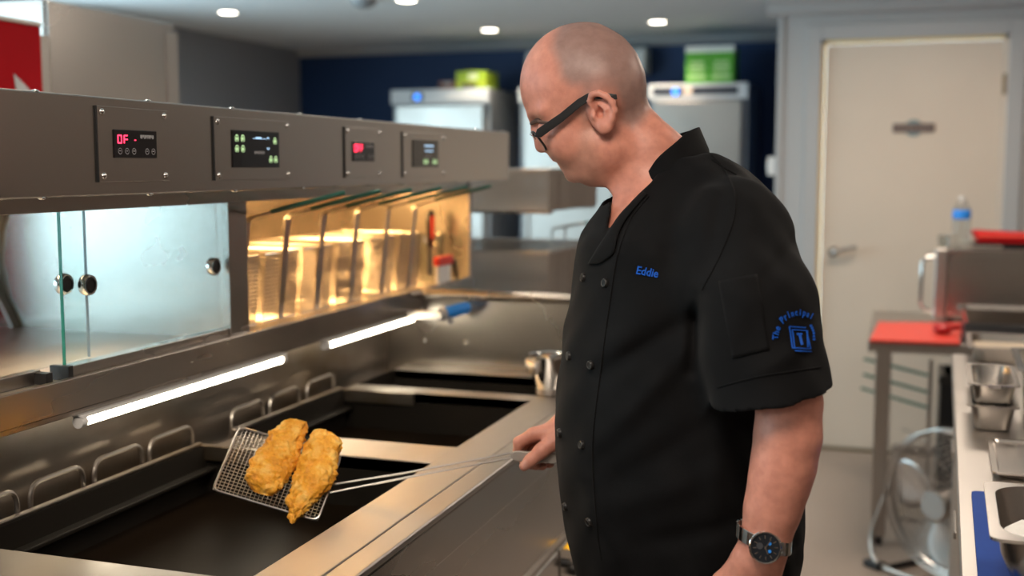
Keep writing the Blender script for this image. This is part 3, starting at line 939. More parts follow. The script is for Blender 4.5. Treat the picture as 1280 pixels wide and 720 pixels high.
a = [ony(x, 110, FRY).x for x in (488, 610, 648, 775, 810, 935)]
fridge(a[0], a[1], 'steel upright fridge with white header beneath the lime green carton', False)
fridge(a[2], a[3], 'steel upright fridge under the wall air conditioner', False)
fridge(a[4], a[5], 'steel upright fridge with dark header beneath the green cartons', True)
ZT = 1.95


def carton(name, label, cat, x0, x1, y0, y1, z0, z1, m_, extra=None, group=None):
    t = thing(name, label, cat, ((x0 + x1) / 2, (y0 + y1) / 2, z0), group=group)
    MB().box(x0, x1, y0, y1, z0, z1).build('carton_body', m_, t, 0.003)
    if extra:
        extra(t, x0, x1, y0, z0, z1)
    return t


GRN = mat('green_card', (0.10, 0.40, 0.03), 0.55)
WCARD = mat('white_card', (0.75, 0.78, 0.72), 0.6)
PGRN = mat('pale_green_ink', (0.45, 0.68, 0.28), 0.55)


def green_extra(t, x0, x1, y0, z0, z1):
    h_ = z1 - z0
    MB().box(x0 - 0.001, x1 + 0.001, y0 - 0.001, y0 + 0.10, z1 - h_ * 0.16, z1 + 0.001).build('white_top_band', WCARD, t)
    w_ = x1 - x0
    for (u0, u1, v0, v1) in ((0.2, 0.8, 0.52, 0.60), (0.15, 0.85, 0.40, 0.47), (0.22, 0.78, 0.33, 0.38), (0.12, 0.88, 0.14, 0.25)):
        MB().box(x0 + w_ * u0, x0 + w_ * u1, y0 - 0.001, y0, z0 + h_ * v0, z0 + h_ * v1).build('print_band', PGRN, t)


ga, gb, gc = ony(857, 80, FRY + 0.06).x, ony(886.5, 80, FRY + 0.06).x, ony(917, 80, FRY + 0.06).x
carton('green_carton', 'green carton with white top on the fridge, on the air conditioner side', 'box', ga, gb - 0.003, FRY + 0.06, FRY + 0.30, ZT + 0.001, ZT + 0.225, GRN, green_extra, 'green cartons on the fridge')
carton('green_carton', 'green carton with white top on the fridge, on the door partition side', 'box', gb, gc, FRY + 0.06, FRY + 0.30, ZT + 0.001, ZT + 0.225, GRN, green_extra, 'green cartons on the fridge')
LIME = mat('lime_card', (0.28, 0.42, 0.02), 0.5)


def lime_extra(t, x0, x1, y0, z0, z1):
    w_, h_ = x1 - x0, z1 - z0
    MB().box(x0 + w_ * 0.2, x0 + w_ * 0.68, y0 - 0.001, y0, z0 + h_ * 0.05, z0 + h_ * 0.30).build('black_panel', BLACKPL, t)
    MB().box(x0 + w_ * 0.42, x0 + w_ * 0.72, y0 - 0.001, y0, z0 + h_ * 0.52, z0 + h_ * 0.85).build('pale_patch', mat('pale_lime', (0.6, 0.66, 0.42), 0.5), t)
    MB().box(x0 - 0.001, x1 + 0.001, y0 - 0.0015, y0 + 0.05, z0 + h_ * 0.30, z0 + h_ * 0.36).build('yellow_stripe', mat('mustard', (0.4, 0.27, 0.01), 0.5), t)


la, lb = ony(570, 95, FRY + 0.05).x, ony(607, 95, FRY + 0.05).x
carton('lime_carton', 'lime green and black carton on the fridge top', 'box', la, lb, FRY + 0.05, FRY + 0.3, ZT + 0.001, ZT + 0.115, LIME, lime_extra)
la, lb = ony(548, 105, FRY + 0.04).x, ony(569, 105, FRY + 0.04).x
carton('brown_carton', 'small dark brown carton beside the lime green carton', 'box', la, lb - 0.003, FRY + 0.04, FRY + 0.22, ZT + 0.001, ZT + 0.055, mat('brown_card', (0.12, 0.045, 0.03), 0.6),
       lambda t, x0, x1, y0, z0, z1: MB().box(x0 + 0.03, x1 - 0.02, y0 - 0.001, y0, z0 + 0.025, z1 - 0.006).build('pale_label', mat('grey_label', (0.28, 0.25, 0.25), 0.6), t))
la, lb = ony(654, 90, FRY + 0.08).x, ony(700, 90, FRY + 0.08).x
carton('cardboard_box', 'tan cardboard box on the fridge under the air conditioner', 'box', la, lb, FRY + 0.08, FRY + 0.35, ZT + 0.001, ZT + 0.10, mat('cardboard', (0.45, 0.27, 0.15), 0.7),
       lambda t, x0, x1, y0, z0, z1: MB().box((x0 + x1) / 2 - 0.02, (x0 + x1) / 2 + 0.02, y0 - 0.001, y0 + 0.27, z1 - 0.03, z1 + 0.001).build('tape', mat('tape', (0.5, 0.36, 0.22), 0.4), t))
# air conditioner on the navy wall
xa, xb = ony(655, 62, 7.55).x, ony(806, 62, 7.55).x
t = thing('air_conditioner', 'white wall air conditioner above the fridge', 'air conditioner', ((xa + xb) / 2, BY, 2.055))
m = MB()
pr = [(BY, 2.06), (BY - 0.14, 2.06), (BY - 0.185, 2.085), (BY - 0.195, 2.12), (BY - 0.185, 2.19), (BY - 0.15, 2.225), (BY, 2.225)]
m.extrude([(xa, y, z) for y, z in pr], (xb - xa, 0, 0))
m.build('casing', WHITEPL, t, 0.012, seg=3)
MB().box(xa + 0.05, xb - 0.05, BY - 0.187, BY - 0.15, 2.064, 2.08).build('louvre', TRIMW, t, 0.003)

# ================================================================ customer side
XD = -2.2
CABST = STEEL
q0, q1, q2 = onx(58, 100, XD), onx(207, 100, XD), onx(219, 30, XD)
t = thing('steel_cabinet', 'tall plain stainless cabinet standing behind the display cabinet', 'cabinet', (XD - 0.25, (q0.y + q2.y) / 2, 0))
MB().box(XD - 0.5, XD - 0.004, q0.y + 0.005, q2.y, 0.0, q2.z).build('carcass', CABST, t, 0.004)
MB().box(XD - 0.004, XD + 0.004, q0.y + 0.012, q1.y, 0.02, q2.z - 0.006).build('front_sheet', CABST, t, 0.002)
MB().box(XD - 0.01, XD + 0.008, q1.y, q2.y, 0.0, q2.z - 0.03).build('corner_trim', STEELV, t, 0.002)
MB().box(XD - 0.06, XD + 0.006, q0.y - 0.03, q0.y + 0.01, 0.0, q2.z - 0.10).build('edge_strip', STEELV, t, 0.002)
XR = -2.12
r1, r2 = onx(50, 31, XR), onx(-260, -20, XR)
yb0, yb1 = r1.y - 0.95, r1.y
t = thing('red_banner', 'red printed banner stand with white shapes behind the display cabinet', 'banner', (XR, (yb0 + yb1) / 2, 0))
MB().box(XR - 0.012, XR, yb0, yb1, 0.02, r1.z - 0.005).build('banner_sheet', DARKRED, t)
MB().box(XR - 0.06, XR + 0.05, yb0, yb1, 0.0, 0.04).build('base', STEELV, t, 0.004)
MB().box(XR - 0.015, XR + 0.006, yb0, yb1, r1.z - 0.005, r1.z + 0.006).build('top_rail', STEELV, t, 0.002)
WP = mat('banner_white', (0.72, 0.72, 0.72), 0.5)
tri = [onx(x, y, XR + 0.002) for x, y in ((17, 92), (60, 135), (22, 128))]
MB().extrude([(p.x, p.y, p.z) for p in tri], (0.001, 0, 0)).build('white_shape', WP, t)
for (pa, pb, r_) in (((-12, 268), (14, 330), 0.010), ((-14, 345), (12, 352), 0.009), ((-6, 372), (12, 398), 0.010)):
    A, B = onx(*pa, XR + 0.002), onx(*pb, XR + 0.002)
    n_ = Vector((0, -(B - A).z, (B - A).y)).normalized() * r_
    MB().extrude([A + n_, B + n_, B - n_, A - n_], (0.001, 0, 0)).build('white_stroke', WP, t)


# ================================================================ RIGHT SIDE: prep table and appliance
def rrect(hx, hy, r, n=5):
    out = []
    for cx, cy, a0 in ((hx - r, hy - r, 0), (-hx + r, hy - r, 90), (-hx + r, -hy + r, 180), (hx - r, -hy + r, 270)):
        for i in range(n + 1):
            an = (a0 + 90 * i / n) * D2R
            out.append((cx + r * math.cos(an), cy + r * math.sin(an)))
    return out


def rloft(mb, c, levels, n=5, capb=True, capt=False):
    vs, fs = [], []
    k = 4 * (n + 1)
    for (hx, hy, r, z) in levels:
        vs += [(c[0] + x, c[1] + y, c[2] + z) for x, y in rrect(hx, hy, r, n)]
    for i in range(len(levels) - 1):
        for j in range(k):
            l = (j + 1) % k
            fs.append((i * k + j, i * k + l, (i + 1) * k + l, (i + 1) * k + j))
    if capb:
        fs.append(tuple(range(k - 1, -1, -1)))
    if capt:
        fs.append(tuple((len(levels) - 1) * k + j for j in range(k)))
    return mb.add(vs, fs)


def gastro(t, m_, hx, hy, H, r=0.03, z0=0.0, flange=0.012, name='pan_body', taper=0.008, local=True):
    lv = [(hx - taper - 0.004, hy - taper - 0.004, r, 0.0), (hx - taper, hy - taper, r, 0.004), (hx, hy, r, H - 0.003), (hx + flange, hy + flange, r * 0.6 + flange * 0.5, H - 0.003), (hx + flange, hy + flange, r * 0.6 + flange * 0.5, H),
          (hx - 0.003, hy - 0.003, r, H), (hx - taper - 0.003, hy - taper - 0.003, r, 0.008), (0.001, 0.001, 0.0005, 0.007)]
    mb = MB()
    rloft(mb, (0, 0, z0), lv)
    return mb.build(name, m_, t, smooth=True, local=local)


TZ = 0.80
TX0, TX1, TY0, TY1 = -0.093, 1.25, 4.53, 5.48
t = thing('prep_table', 'stainless prep table with square legs in front of the cream door', 'table', ((TX0 + TX1) / 2, (TY0 + TY1) / 2, 0))
MB().box(TX0, TX1, TY0, TY1, TZ - 0.045, TZ).build('table_top', STEELV, t, 0.004)
for (x, y) in ((TX0 + 0.03, TY0 + 0.02), (TX0 + 0.03, TY1 - 0.08), (TX1 - 0.09, TY0 + 0.02), (TX1 - 0.09, TY1 - 0.08)):
    l_ = MB().box(x, x + 0.055, y, y + 0.055, 0.035, TZ - 0.045).build('leg', STEELV, t, 0.003)
    MB().cyl((x + 0.0275, y + 0.0275, 0.0), (x + 0.0275, y + 0.0275, 0.036), 0.018, n=14).build('foot', BLACKPL, l_)
MB().box(TX0 + 0.10, TX1 - 0.1, TY1 - 0.07, TY1 - 0.03, 0.16, 0.20).build('stretcher', STEELV, t, 0.003)

pts = [onz(x, y, TZ + 0.012) for x, y in ((1098, 402), (1203, 403), (1200, 428), (1087, 424))]
m = MB().hexa([(p.x, p.y, TZ + 0.0005) for p in (pts[3], pts[2], pts[1], pts[0])], [(p.x, p.y, TZ + 0.012) for p in (pts[3], pts[2], pts[1], pts[0])])
cb = thing('cutting_board', 'bright red plastic cutting board on the prep table', 'board', (pts[0].x + 0.15, (pts[0].y + pts[3].y) / 2, TZ))
m.build('board', REDPL, cb, 0.003)
p = onz(1178, 417, TZ + 0.013)
t = thing('red_scoop', 'small dark red plastic scoop lying on the red board', 'scoop', (p.x, p.y, TZ + 0.0125))
RD = mat('deep_red_plastic', (0.42, 0.02, 0.02), 0.35)
MB().ell((p.x, p.y, TZ + 0.0345), (0.038, 0.05, 0.022), 18, 10).build('scoop_head', RD, t, smooth=True)
MB().tube([(p.x + 0.02, p.y, TZ + 0.036), (p.x + 0.07, p.y + 0.03, TZ + 0.038), (p.x + 0.11, p.y + 0.05, TZ + 0.03)], [0.012, 0.010, 0.008], 10).build('scoop_handle', RD, t, smooth=True)
# stainless counter-top oven
AY = 5.12
ax0, az0, az1 = ony(1168, 350, AY).x, TZ + 0.022, ony(1185, 311, AY).z
t = thing('countertop_oven', 'boxy stainless countertop oven with side handle on the prep table', 'oven', (ax0 + 0.4, AY + 0.25, TZ))
OV = STEEL
MB().box(ax0 + 0.02, ax0 + 0.85, AY + 0.012, AY + 0.34, az0, az1 - 0.004).build('casing', OV, t, 0.006)
MB().box(ax0, ax0 + 0.05, AY, AY + 0.04, az0 - 0.012, az1).build('frame_post', STEELV, t, 0.008, seg=3)
MB().box(ax0 + 0.05, ax0 + 0.85, AY, AY + 0.04, az1 - 0.02, az1).build('frame_rail', STEEL, t, 0.003)
MB().box(ax0 + 0.052, ax0 + 0.84, AY + 0.004, AY + 0.012, az0 + 0.004, az1 - 0.022).build('front_panel', OV, t, 0.002)
MB().tube(round_path([(ax0 + 0.01, AY + 0.02, az1 - 0.035), (ax0 - 0.05, AY + 0.01, az1 - 0.04), (ax0 - 0.052, AY + 0.01, az0 + 0.035), (ax0 + 0.01, AY + 0.02, az0 + 0.02)], 0.03), 0.007, 10).build('handle', CHROME, t, smooth=True)
for x in (ax0 + 0.06, ax0 + 0.80):
    for y in (AY + 0.06, AY + 0.30):
        MB().cyl((x, y, TZ), (x, y, az0 + 0.002), 0.018, n=12).build('foot', BLACKPL, t)
# on the oven
p = ony(1201, 304, AY + 0.12)
bx, by, bz = p.x, AY + 0.14, az1
t = thing('water_bottle', 'clear plastic water bottle with blue label on the oven', 'bottle', (bx, by, bz))
MB().lathe([(0.0, 0.002), (0.030, 0.0), (0.035, 0.006), (0.036, 0.06), (0.035, 0.10), (0.036, 0.14), (0.033, 0.165), (0.018, 0.192), (0.013, 0.198), (0.013, 0.206)], (bx, by, bz), 28).build('bottle_body', CLEARPL, t, smooth=True)
MB().lathe([(0.0365, 0.118), (0.0372, 0.12), (0.0372, 0.152), (0.0355, 0.156)], (bx, by, bz), 28).build('label_band', BRIGHTBLUE, t, smooth=True)
MB().lathe([(0.0145, 0.200), (0.0145, 0.214), (0.0, 0.215)], (bx, by, bz), 20).build('cap', mat('clear_cap', (0.55, 0.55, 0.52), 0.4), t, smooth=True)
gx = ony(1174, 300, AY + 0.1).x
t = thing('glass_tumbler', 'short clear glass tumbler on the oven corner', 'glass', (gx, AY + 0.1, az1))
MB().lathe([(0.0, 0.004), (0.022, 0.0), (0.026, 0.05), (0.024, 0.05), (0.021, 0.006), (0.0, 0.006)], (gx + 0.02, AY + 0.1, az1), 24).build('tumbler_body', CLEARPL, t, smooth=True)
rx0 = ony(1222, 290, AY + 0.1).x
t = thing('red_tray', 'flat red plastic tray resting on the oven', 'tray', (rx0 + 0.2, AY + 0.2, az1 + 0.018))
m = MB()
m.hexa([(rx0, AY + 0.09, az1 + 0.024), (rx0 + 0.45, AY + 0.09, az1 + 0.018), (rx0 + 0.45, AY + 0.32, az1 + 0.018), (rx0, AY + 0.32, az1 + 0.024)],
       [(rx0 - 0.015, AY + 0.08, az1 + 0.066), (rx0 + 0.46, AY + 0.08, az1 + 0.048), (rx0 + 0.46, AY + 0.33, az1 + 0.048), (rx0 - 0.015, AY + 0.33, az1 + 0.066)])
m.build('tray_body', DARKRED, t, 0.005)
MB().box(rx0 - 0.005, rx0 + 0.45, AY + 0.07, AY + 0.085, az1 + 0.045, az1 + 0.058).build('tray_rim', REDPL, t, 0.003)
t = thing('black_grill_brush', 'flat black brush lying under the red tray on the oven', 'brush', (rx0 + 0.05, AY + 0.2, az1))
MB().box(rx0 - 0.015, rx0 + 0.42, AY + 0.10, AY + 0.30, az1 + 0.0005, az1 + 0.017).build('brush_body', BLACKPL, t, 0.003)
MB().box(rx0 - 0.02, rx0 + 0.10, AY + 0.095, AY + 0.105, az1 + 0.002, az1 + 0.012).build('bristles', STEELV, t)
# bain-marie in front of the oven
p = onz(1200, 430, TZ)
bx0, by0 = p.x + 0.012, p.y + 0.01
t = thing('bain_marie', 'low dark base with shallow steel pan in front of the oven', 'warmer', (bx0 + 0.3, by0 + 0.08, TZ))
MB().box(bx0, bx0 + 0.6, by0, by0 + 0.15, TZ + 0.0005, TZ + 0.075).build('base', mat('dark_grey_metal', (0.09, 0.09, 0.095), 0.45, 0.6), t, 0.004)
m = MB()
rloft(m, (bx0 + 0.3, by0 + 0.075, TZ + 0.076), [(0.30, 0.065, 0.02, 0.0), (0.31, 0.072, 0.02, 0.05), (0.322, 0.08, 0.02, 0.05), (0.322, 0.08, 0.02, 0.054), (0.305, 0.068, 0.02, 0.054), (0.295, 0.06, 0.02, 0.012), (0.001, 0.001, 0.0005, 0.012)])
m.build('pan', STEEL, t, smooth=True)

# rack with green coated rods under the table, black crates, floor fan
A0 = ony(1164, 470, 5.02)
t = thing('rod_rack', 'thin upright rack with three green coated rods under the table', 'rack', (A0.x, 5.02, 0))
MB().box(A0.x - 0.010, A0.x + 0.006, 5.01, 5.03, 0.0, 0.66).build('upright', WIRE, t, 0.002)
MB().box(A0.x - 0.11, A0.x + 0.008, 4.92, 5.12, 0.0, 0.012).build('foot_plate', STEELV, t, 0.002)
for k, (pa, pb) in enumerate((((1160, 470), (1081, 445.5)), ((1160, 491), (1080, 467)), ((1159, 510), (1077, 487)))):
    pA, pB = ony(*pa, 5.02), ony(*pb, 5.38)
    MB().cyl((A0.x, 5.02, pA.z), (pB.x, 5.38, pA.z), 0.007, n=8).build('rod', GREENPL, t, smooth=True)
pA, pB = ony(1160, 552, 5.02), ony(1130, 537, 5.3)
MB().cyl((A0.x, 5.02, pA.z), (pB.x, 5.3, pB.z), 0.004, n=8).build('brace', WIRE, t, smooth=True)
cx0 = ony(1168, 500, 4.95).x + 0.022
for k in range(3):
    t = thing('black_crate', ['black plastic crate under the prep table, bottom of its stack', 'black plastic crate under the prep table, middle of its stack', 'black plastic crate under the prep table, top of its stack'][k], 'crate', (cx0 + 0.2, 5.15, 0.2 * k), group='black crates under the prep table')
    z = 0.2 * k
    m = MB().box(cx0, cx0 + 0.4, 5.0, 5.02, z + 0.001, z + 0.197).box(cx0, cx0 + 0.4, 5.28, 5.30, z + 0.001, z + 0.197).box(cx0, cx0 + 0.02, 5.02, 5.28, z + 0.001, z + 0.197).box(cx0 + 0.38, cx0 + 0.4, 5.02, 5.28, z + 0.001, z + 0.197)
    m.build('crate_wall', BLACKPL, t)
    MB().box(cx0 + 0.02, cx0 + 0.38, 5.02, 5.28, z + 0.001, z + 0.012).build('crate_floor', BLACKPL, t)
    MB().box(cx0 - 0.008, cx0 + 0.408, 4.992, 5.0, z + 0.165, z + 0.19).build('crate_rim', mat('crate_rim', (0.03, 0.026, 0.024), 0.4), t, 0.002)

fc = ony(1188, 622, 4.17)
t = thing('floor_fan', 'round metal floor fan with wire guard and chrome stand', 'fan', (fc.x, fc.y, 0), rotz=-40 * D2R)
FR = 0.25
fz = 0.30
GD = WIRE
# local: fan faces -y
m = MB()
for k in range(13):
    r_ = 0.05 + (FR - 0.05) * k / 12
    y = -0.085 + 0.045 * (k / 12) ** 3
    m.tube([(r_ * math.cos(a_), y, fz + r_ * math.sin(a_)) for a_ in np.linspace(0, 2 * PI, 41)[:-1]], 0.0013, 5, closed=True)
for k in range(12):
    a_ = 2 * PI * k / 12
    m.tube([(r_ * math.cos(a_), -0.083 + 0.045 * ((r_ - 0.05) / (FR - 0.05)) ** 3, fz + r_ * math.sin(a_)) for r_ in np.linspace(0.05, FR, 6)], 0.0015, 5)
m.build('front_guard', GD, t, local=True, stuff=True)
m = MB()
for k in range(9):
    r_ = 0.08 + (FR - 0.08) * k / 8
    m.tube([(r_ * math.cos(a_), 0.075 - 0.04 * (k / 8) ** 3, fz + r_ * math.sin(a_)) for a_ in np.linspace(0, 2 * PI, 41)[:-1]], 0.0013, 5, closed=True)
for k in range(12):
    a_ = 2 * PI * (k + 0.5) / 12
    m.tube([(r_ * math.cos(a_), 0.077 - 0.04 * ((r_ - 0.08) / (FR - 0.08)) ** 3, fz + r_ * math.sin(a_)) for r_ in np.linspace(0.08, FR, 6)], 0.0015, 5)
m.build('rear_guard', GD, t, local=True, stuff=True)
MB().tube([(FR * math.cos(a_), 0.0, fz + FR * math.sin(a_)) for a_ in np.linspace(0, 2 * PI, 61)[:-1]], 0.007, 8, closed=True).build('guard_ring', GD, t, local=True, smooth=True)
MB().tube([(FR * math.cos(a_), -0.04, fz + FR * math.sin(a_)) for a_ in np.linspace(0, 2 * PI, 61)[:-1]], 0.004, 8, closed=True).build('guard_ring', GD, t, local=True, smooth=True)
GOLD = mat('fan_blade_aluminium', (0.72, 0.71, 0.70), 0.3, 0.9)
for k in range(3):
    m = MB()
    vs, fs = [], []
    a0 = 2 * PI * k / 3 + 2.75
    for i in range(9):
        r_ = 0.045 + 0.175 * i / 8
        wid = 0.35 + 0.55 * math.sin(PI * min(1, i / 8 * 0.75 + 0.1))
        for j in range(7):
            u = (j / 6 - 0.5)
            an = a0 + u * wid * 1.35 + 0.25 * i / 8
            vs.append((r_ * math.cos(an), -0.02 + 0.055 * u + 0.01 * math.sin(PI * (j / 6)), fz + r_ * math.sin(an)))
    for i in range(8):
        for j in range(6):
            fs.append((i * 7 + j, i * 7 + j + 1, (i + 1) * 7 + j + 1, (i + 1) * 7 + j))
    m.add(vs, fs)
    o = m.build('blade', GOLD, t, local=True, smooth='all')
    s_ = o.modifiers.new('solidify', 'SOLIDIFY'); s_.thickness = 0.002
MB().lathe([(0.0, -0.092), (0.048, -0.092), (0.054, -0.085), (0.054, -0.08), (0.0, -0.08)], (0, 0, fz), 28, 'y').build('badge_disc', GD, t, local=True, smooth=True)
MB().lathe([(0.0, -0.06), (0.04, -0.055), (0.048, -0.03), (0.048, 0.02), (0.0, 0.02)], (0, 0, fz), 24, 'y').build('hub', GD, t, local=True, smooth=True)
MB().lathe([(0.0, 0.02), (0.075, 0.03), (0.08, 0.12), (0.06, 0.16), (0.0, 0.165)], (0, 0, fz), 24, 'y').build('motor', mat('dark_grey_metal', (0.09, 0.09, 0.095), 0.45, 0.6), t, local=True, smooth=True)
MB().tube(round_path([(-FR - 0.012, 0.0, fz + 0.0), (-FR - 0.075, -0.02, 0.10), (-FR - 0.02, -0.06, 0.012), (FR + 0.02, -0.06, 0.012), (FR + 0.075, -0.02, 0.10), (FR + 0.012, 0.0, fz + 0.0)], 0.06), 0.009, 10).build('stand', STEELV, t, local=True, smooth=True)
MB().tube(round_path([(-FR + 0.03, -0.06, 0.012), (-FR + 0.05, 0.17, 0.012), (FR - 0.05, 0.17, 0.012), (FR - 0.03, -0.06, 0.012)], 0.05), 0.011, 10).build('stand_rear', BLACKPL, t, local=True, smooth=True)
MB().box(-FR - 0.05, -FR + 0.02, -0.085, -0.035, 0.0, 0.026).build('foot', BLACKPL, t, local=True, bevel=0.004)

# ================================================================ RIGHT COUNTER (turned two degrees)
C0 = onz(1190, 442, RZ)
CR = -2.0 * D2R
RM = Matrix.Rotation(CR, 3, 'Z')
rc = thing('steel_counter', 'stainless side counter with trays along the aisle', 'counter', (C0.x, C0.y, 0), rotz=CR)
CT = STEELV
MB().box(0, 0.70, -2.75, 0, RZ - 0.04, RZ).build('counter_top', CT, rc, 0.004, local=True)
MB().box(0.03, 0.70, -2.72, -0.03, 0.12, RZ - 0.041).build('carcass', STEELV, rc, 0.003, local=True)
for i in range(4):
    d_ = MB().box(0.014, 0.03, -2.71 + i * 0.67, -2.05 + i * 0.67, 0.14, RZ - 0.06).build('counter_door', CT, rc, 0.003, local=True)
    MB().box(0.002, 0.014, -2.65 + i * 0.67, -2.5 + i * 0.67, 0.74, 0.755).build('door_pull', STEELV, d_, 0.002, local=True)
for (x, y) in ((0.06, -0.07), (0.64, -0.07), (0.06, -2.68), (0.64, -2.68)):
    MB().cyl((x, y, 0), (x, y, 0.122), 0.02, n=12).build('leg', STEELV, rc, local=True)


def on_counter(name, label, cat, px, py, dx, dy, z=RZ, group=None):
    """thing whose left near corner at height z is seen at the pixel; dx,dy are half sizes"""
    p = onz(px, py, z)
    q = p + RM @ Vector((dx, dy, 0))
    return thing(name, label, cat, (q.x, q.y, z), CR, group)


t = on_counter('baking_tray', 'shallow steel tray with pale contents at the far counter end', 'tray', 1214, 453, 0.20, 0.15, RZ + 0.001)
gastro(t, STEEL, 0.20, 0.15, 0.045, 0.03)
m = MB(); rloft(m, (0, 0, 0.010), [(0.185, 0.135, 0.025, 0.0), (0.19, 0.14, 0.025, 0.012)], capt=True)
m.build('contents', mat('pale_batter', (0.62, 0.50, 0.36), 0.6, var=0.1, vscale=30), t, local=True)
# two nested gastro pans
p = onz(1210, 541, RZ)
LV = [('narrow steel gastro pan under its twin beside the plastic container', 0.0), ('narrow steel gastro pan nested on top beside the plastic container', 0.045)]
base = p + RM @ Vector((0.047, 0.15, 0))
for k, (lb, dz) in enumerate(LV):
    t = thing('gastro_pan', lb, 'pan', (base.x, base.y, RZ + 0.001 + dz), CR, 'nested narrow gastro pans')
    gastro(t, [CT, STEEL][k], 0.043, 0.13, 0.055, 0.02, flange=0.008)
    MB().box(-0.012, 0.012, -0.1395, -0.138, 0.048, 0.0545).build('rim_stamp', STEELV, t, local=True)
# steel sheet tray lying on the counter
t = on_counter('sheet_tray', 'flat shiny steel sheet tray lying beside the flour pan', 'tray', 1236, 598, 0.10, 0.14, RZ + 0.001)
gastro(t, STEEL, 0.088, 0.135, 0.012, 0.01, flange=0.006, taper=0.003)
MB().tube([(0, -0.13, 0.0095), (0.02, 0.13, 0.0095)], 0.002, 6).build('fold_line', STEELV, t, local=True)
# clear plastic container
t = on_counter('food_container', 'clear plastic food container on the counter above the flour pan', 'container', 1271, 545, 0.14, 0.17, RZ + 0.001)
gastro(t, CLEARPL, 0.13, 0.16, 0.135, 0.03, flange=0.012)
m = MB(); rloft(m, (0, 0, 0.010), [(0.118, 0.148, 0.025, 0.0), (0.121, 0.151, 0.025, 0.045)], capt=True)
m.build('contents', mat('pale_crumb', (0.48, 0.42, 0.36), 0.8, var=0.15, vscale=40), t, local=True)
# blue mat and flour pan
t = on_counter('blue_mat', 'blue plastic mat on the counter beneath the flour pan', 'mat', 1222, 720, 0.23, 0.22, RZ + 0.0005)
mt = MB(); rloft(mt, (0, -0.06, 0), [(0.23, 0.262, 0.012, 0.0), (0.23, 0.262, 0.012, 0.006)], capt=True)
mt.build('mat_sheet', BLUEPL, t, local=True)
MB().lathe([(0.008, 0.0062), (0.011, 0.0066), (0.008, 0.0068)], (-0.20, 0.17, 0), 16).build('eyelet', BRIGHTBLUE, t, local=True)
fp = onz(1240, 672, RZ + 0.105) + RM @ Vector((0.14, 0.135, 0))
t = thing('flour_pan', 'square rimmed steel pan of white flour on the blue mat', 'pan', (fp.x, fp.y, RZ + 0.0068), CR)
m = MB()
H = 0.098
rloft(m, (0, 0, 0), [(0.085, 0.08, 0.06, 0.0), (0.108, 0.103, 0.06, 0.012), (0.126, 0.121, 0.055, 0.06), (0.130, 0.125, 0.05, H - 0.004), (0.142, 0.137, 0.014, H - 0.004), (0.142, 0.137, 0.014, H), (0.129, 0.124, 0.05, H), (0.123, 0.118, 0.055, 0.06), (0.103, 0.098, 0.06, 0.014), (0.001, 0.001, 0.0005, 0.012)], n=8)
m.build('pan_body', STEEL, t, smooth=True, local=True)
FL = mat('white_flour', (0.86, 0.84, 0.80), 0.9, bump=0.6, bscale=60)
m = MB()
vs, fs = [], []
for i in range(15):
    for j in range(28):
        r_ = i / 14
        an = 2 * PI * j / 28
        x, y = 0.120 * r_ * math.cos(an), 0.115 * r_ * math.sin(an)
        vs.append((x, y, 0.052 + (0.010 * mnoise.noise((x * 30, y * 30, 0)) + 0.02 * (-x / 0.12)) * (1 if i < 14 else 0.8)))
for i in range(14):
    for j in range(28):
        l = (j + 1) % 28
        fs.append((i * 28 + j, i * 28 + l, (i + 1) * 28 + l, (i + 1) * 28 + j))
m.add(vs, fs)
m.build('flour', FL, t, smooth='all', local=True, stuff=True)

# ================================================================ SDF modelling for organic shapes
def v3(*a): return np.array(a, dtype=float)


def smin(a, b, k):
    if k <= 0: return np.minimum(a, b)
    h_ = np.clip(0.5 + 0.5 * (b - a) / k, 0, 1)
    return b + (a - b) * h_ - k * h_ * (1 - h_)


def smax(a, b, k): return -smin(-a, -b, k)


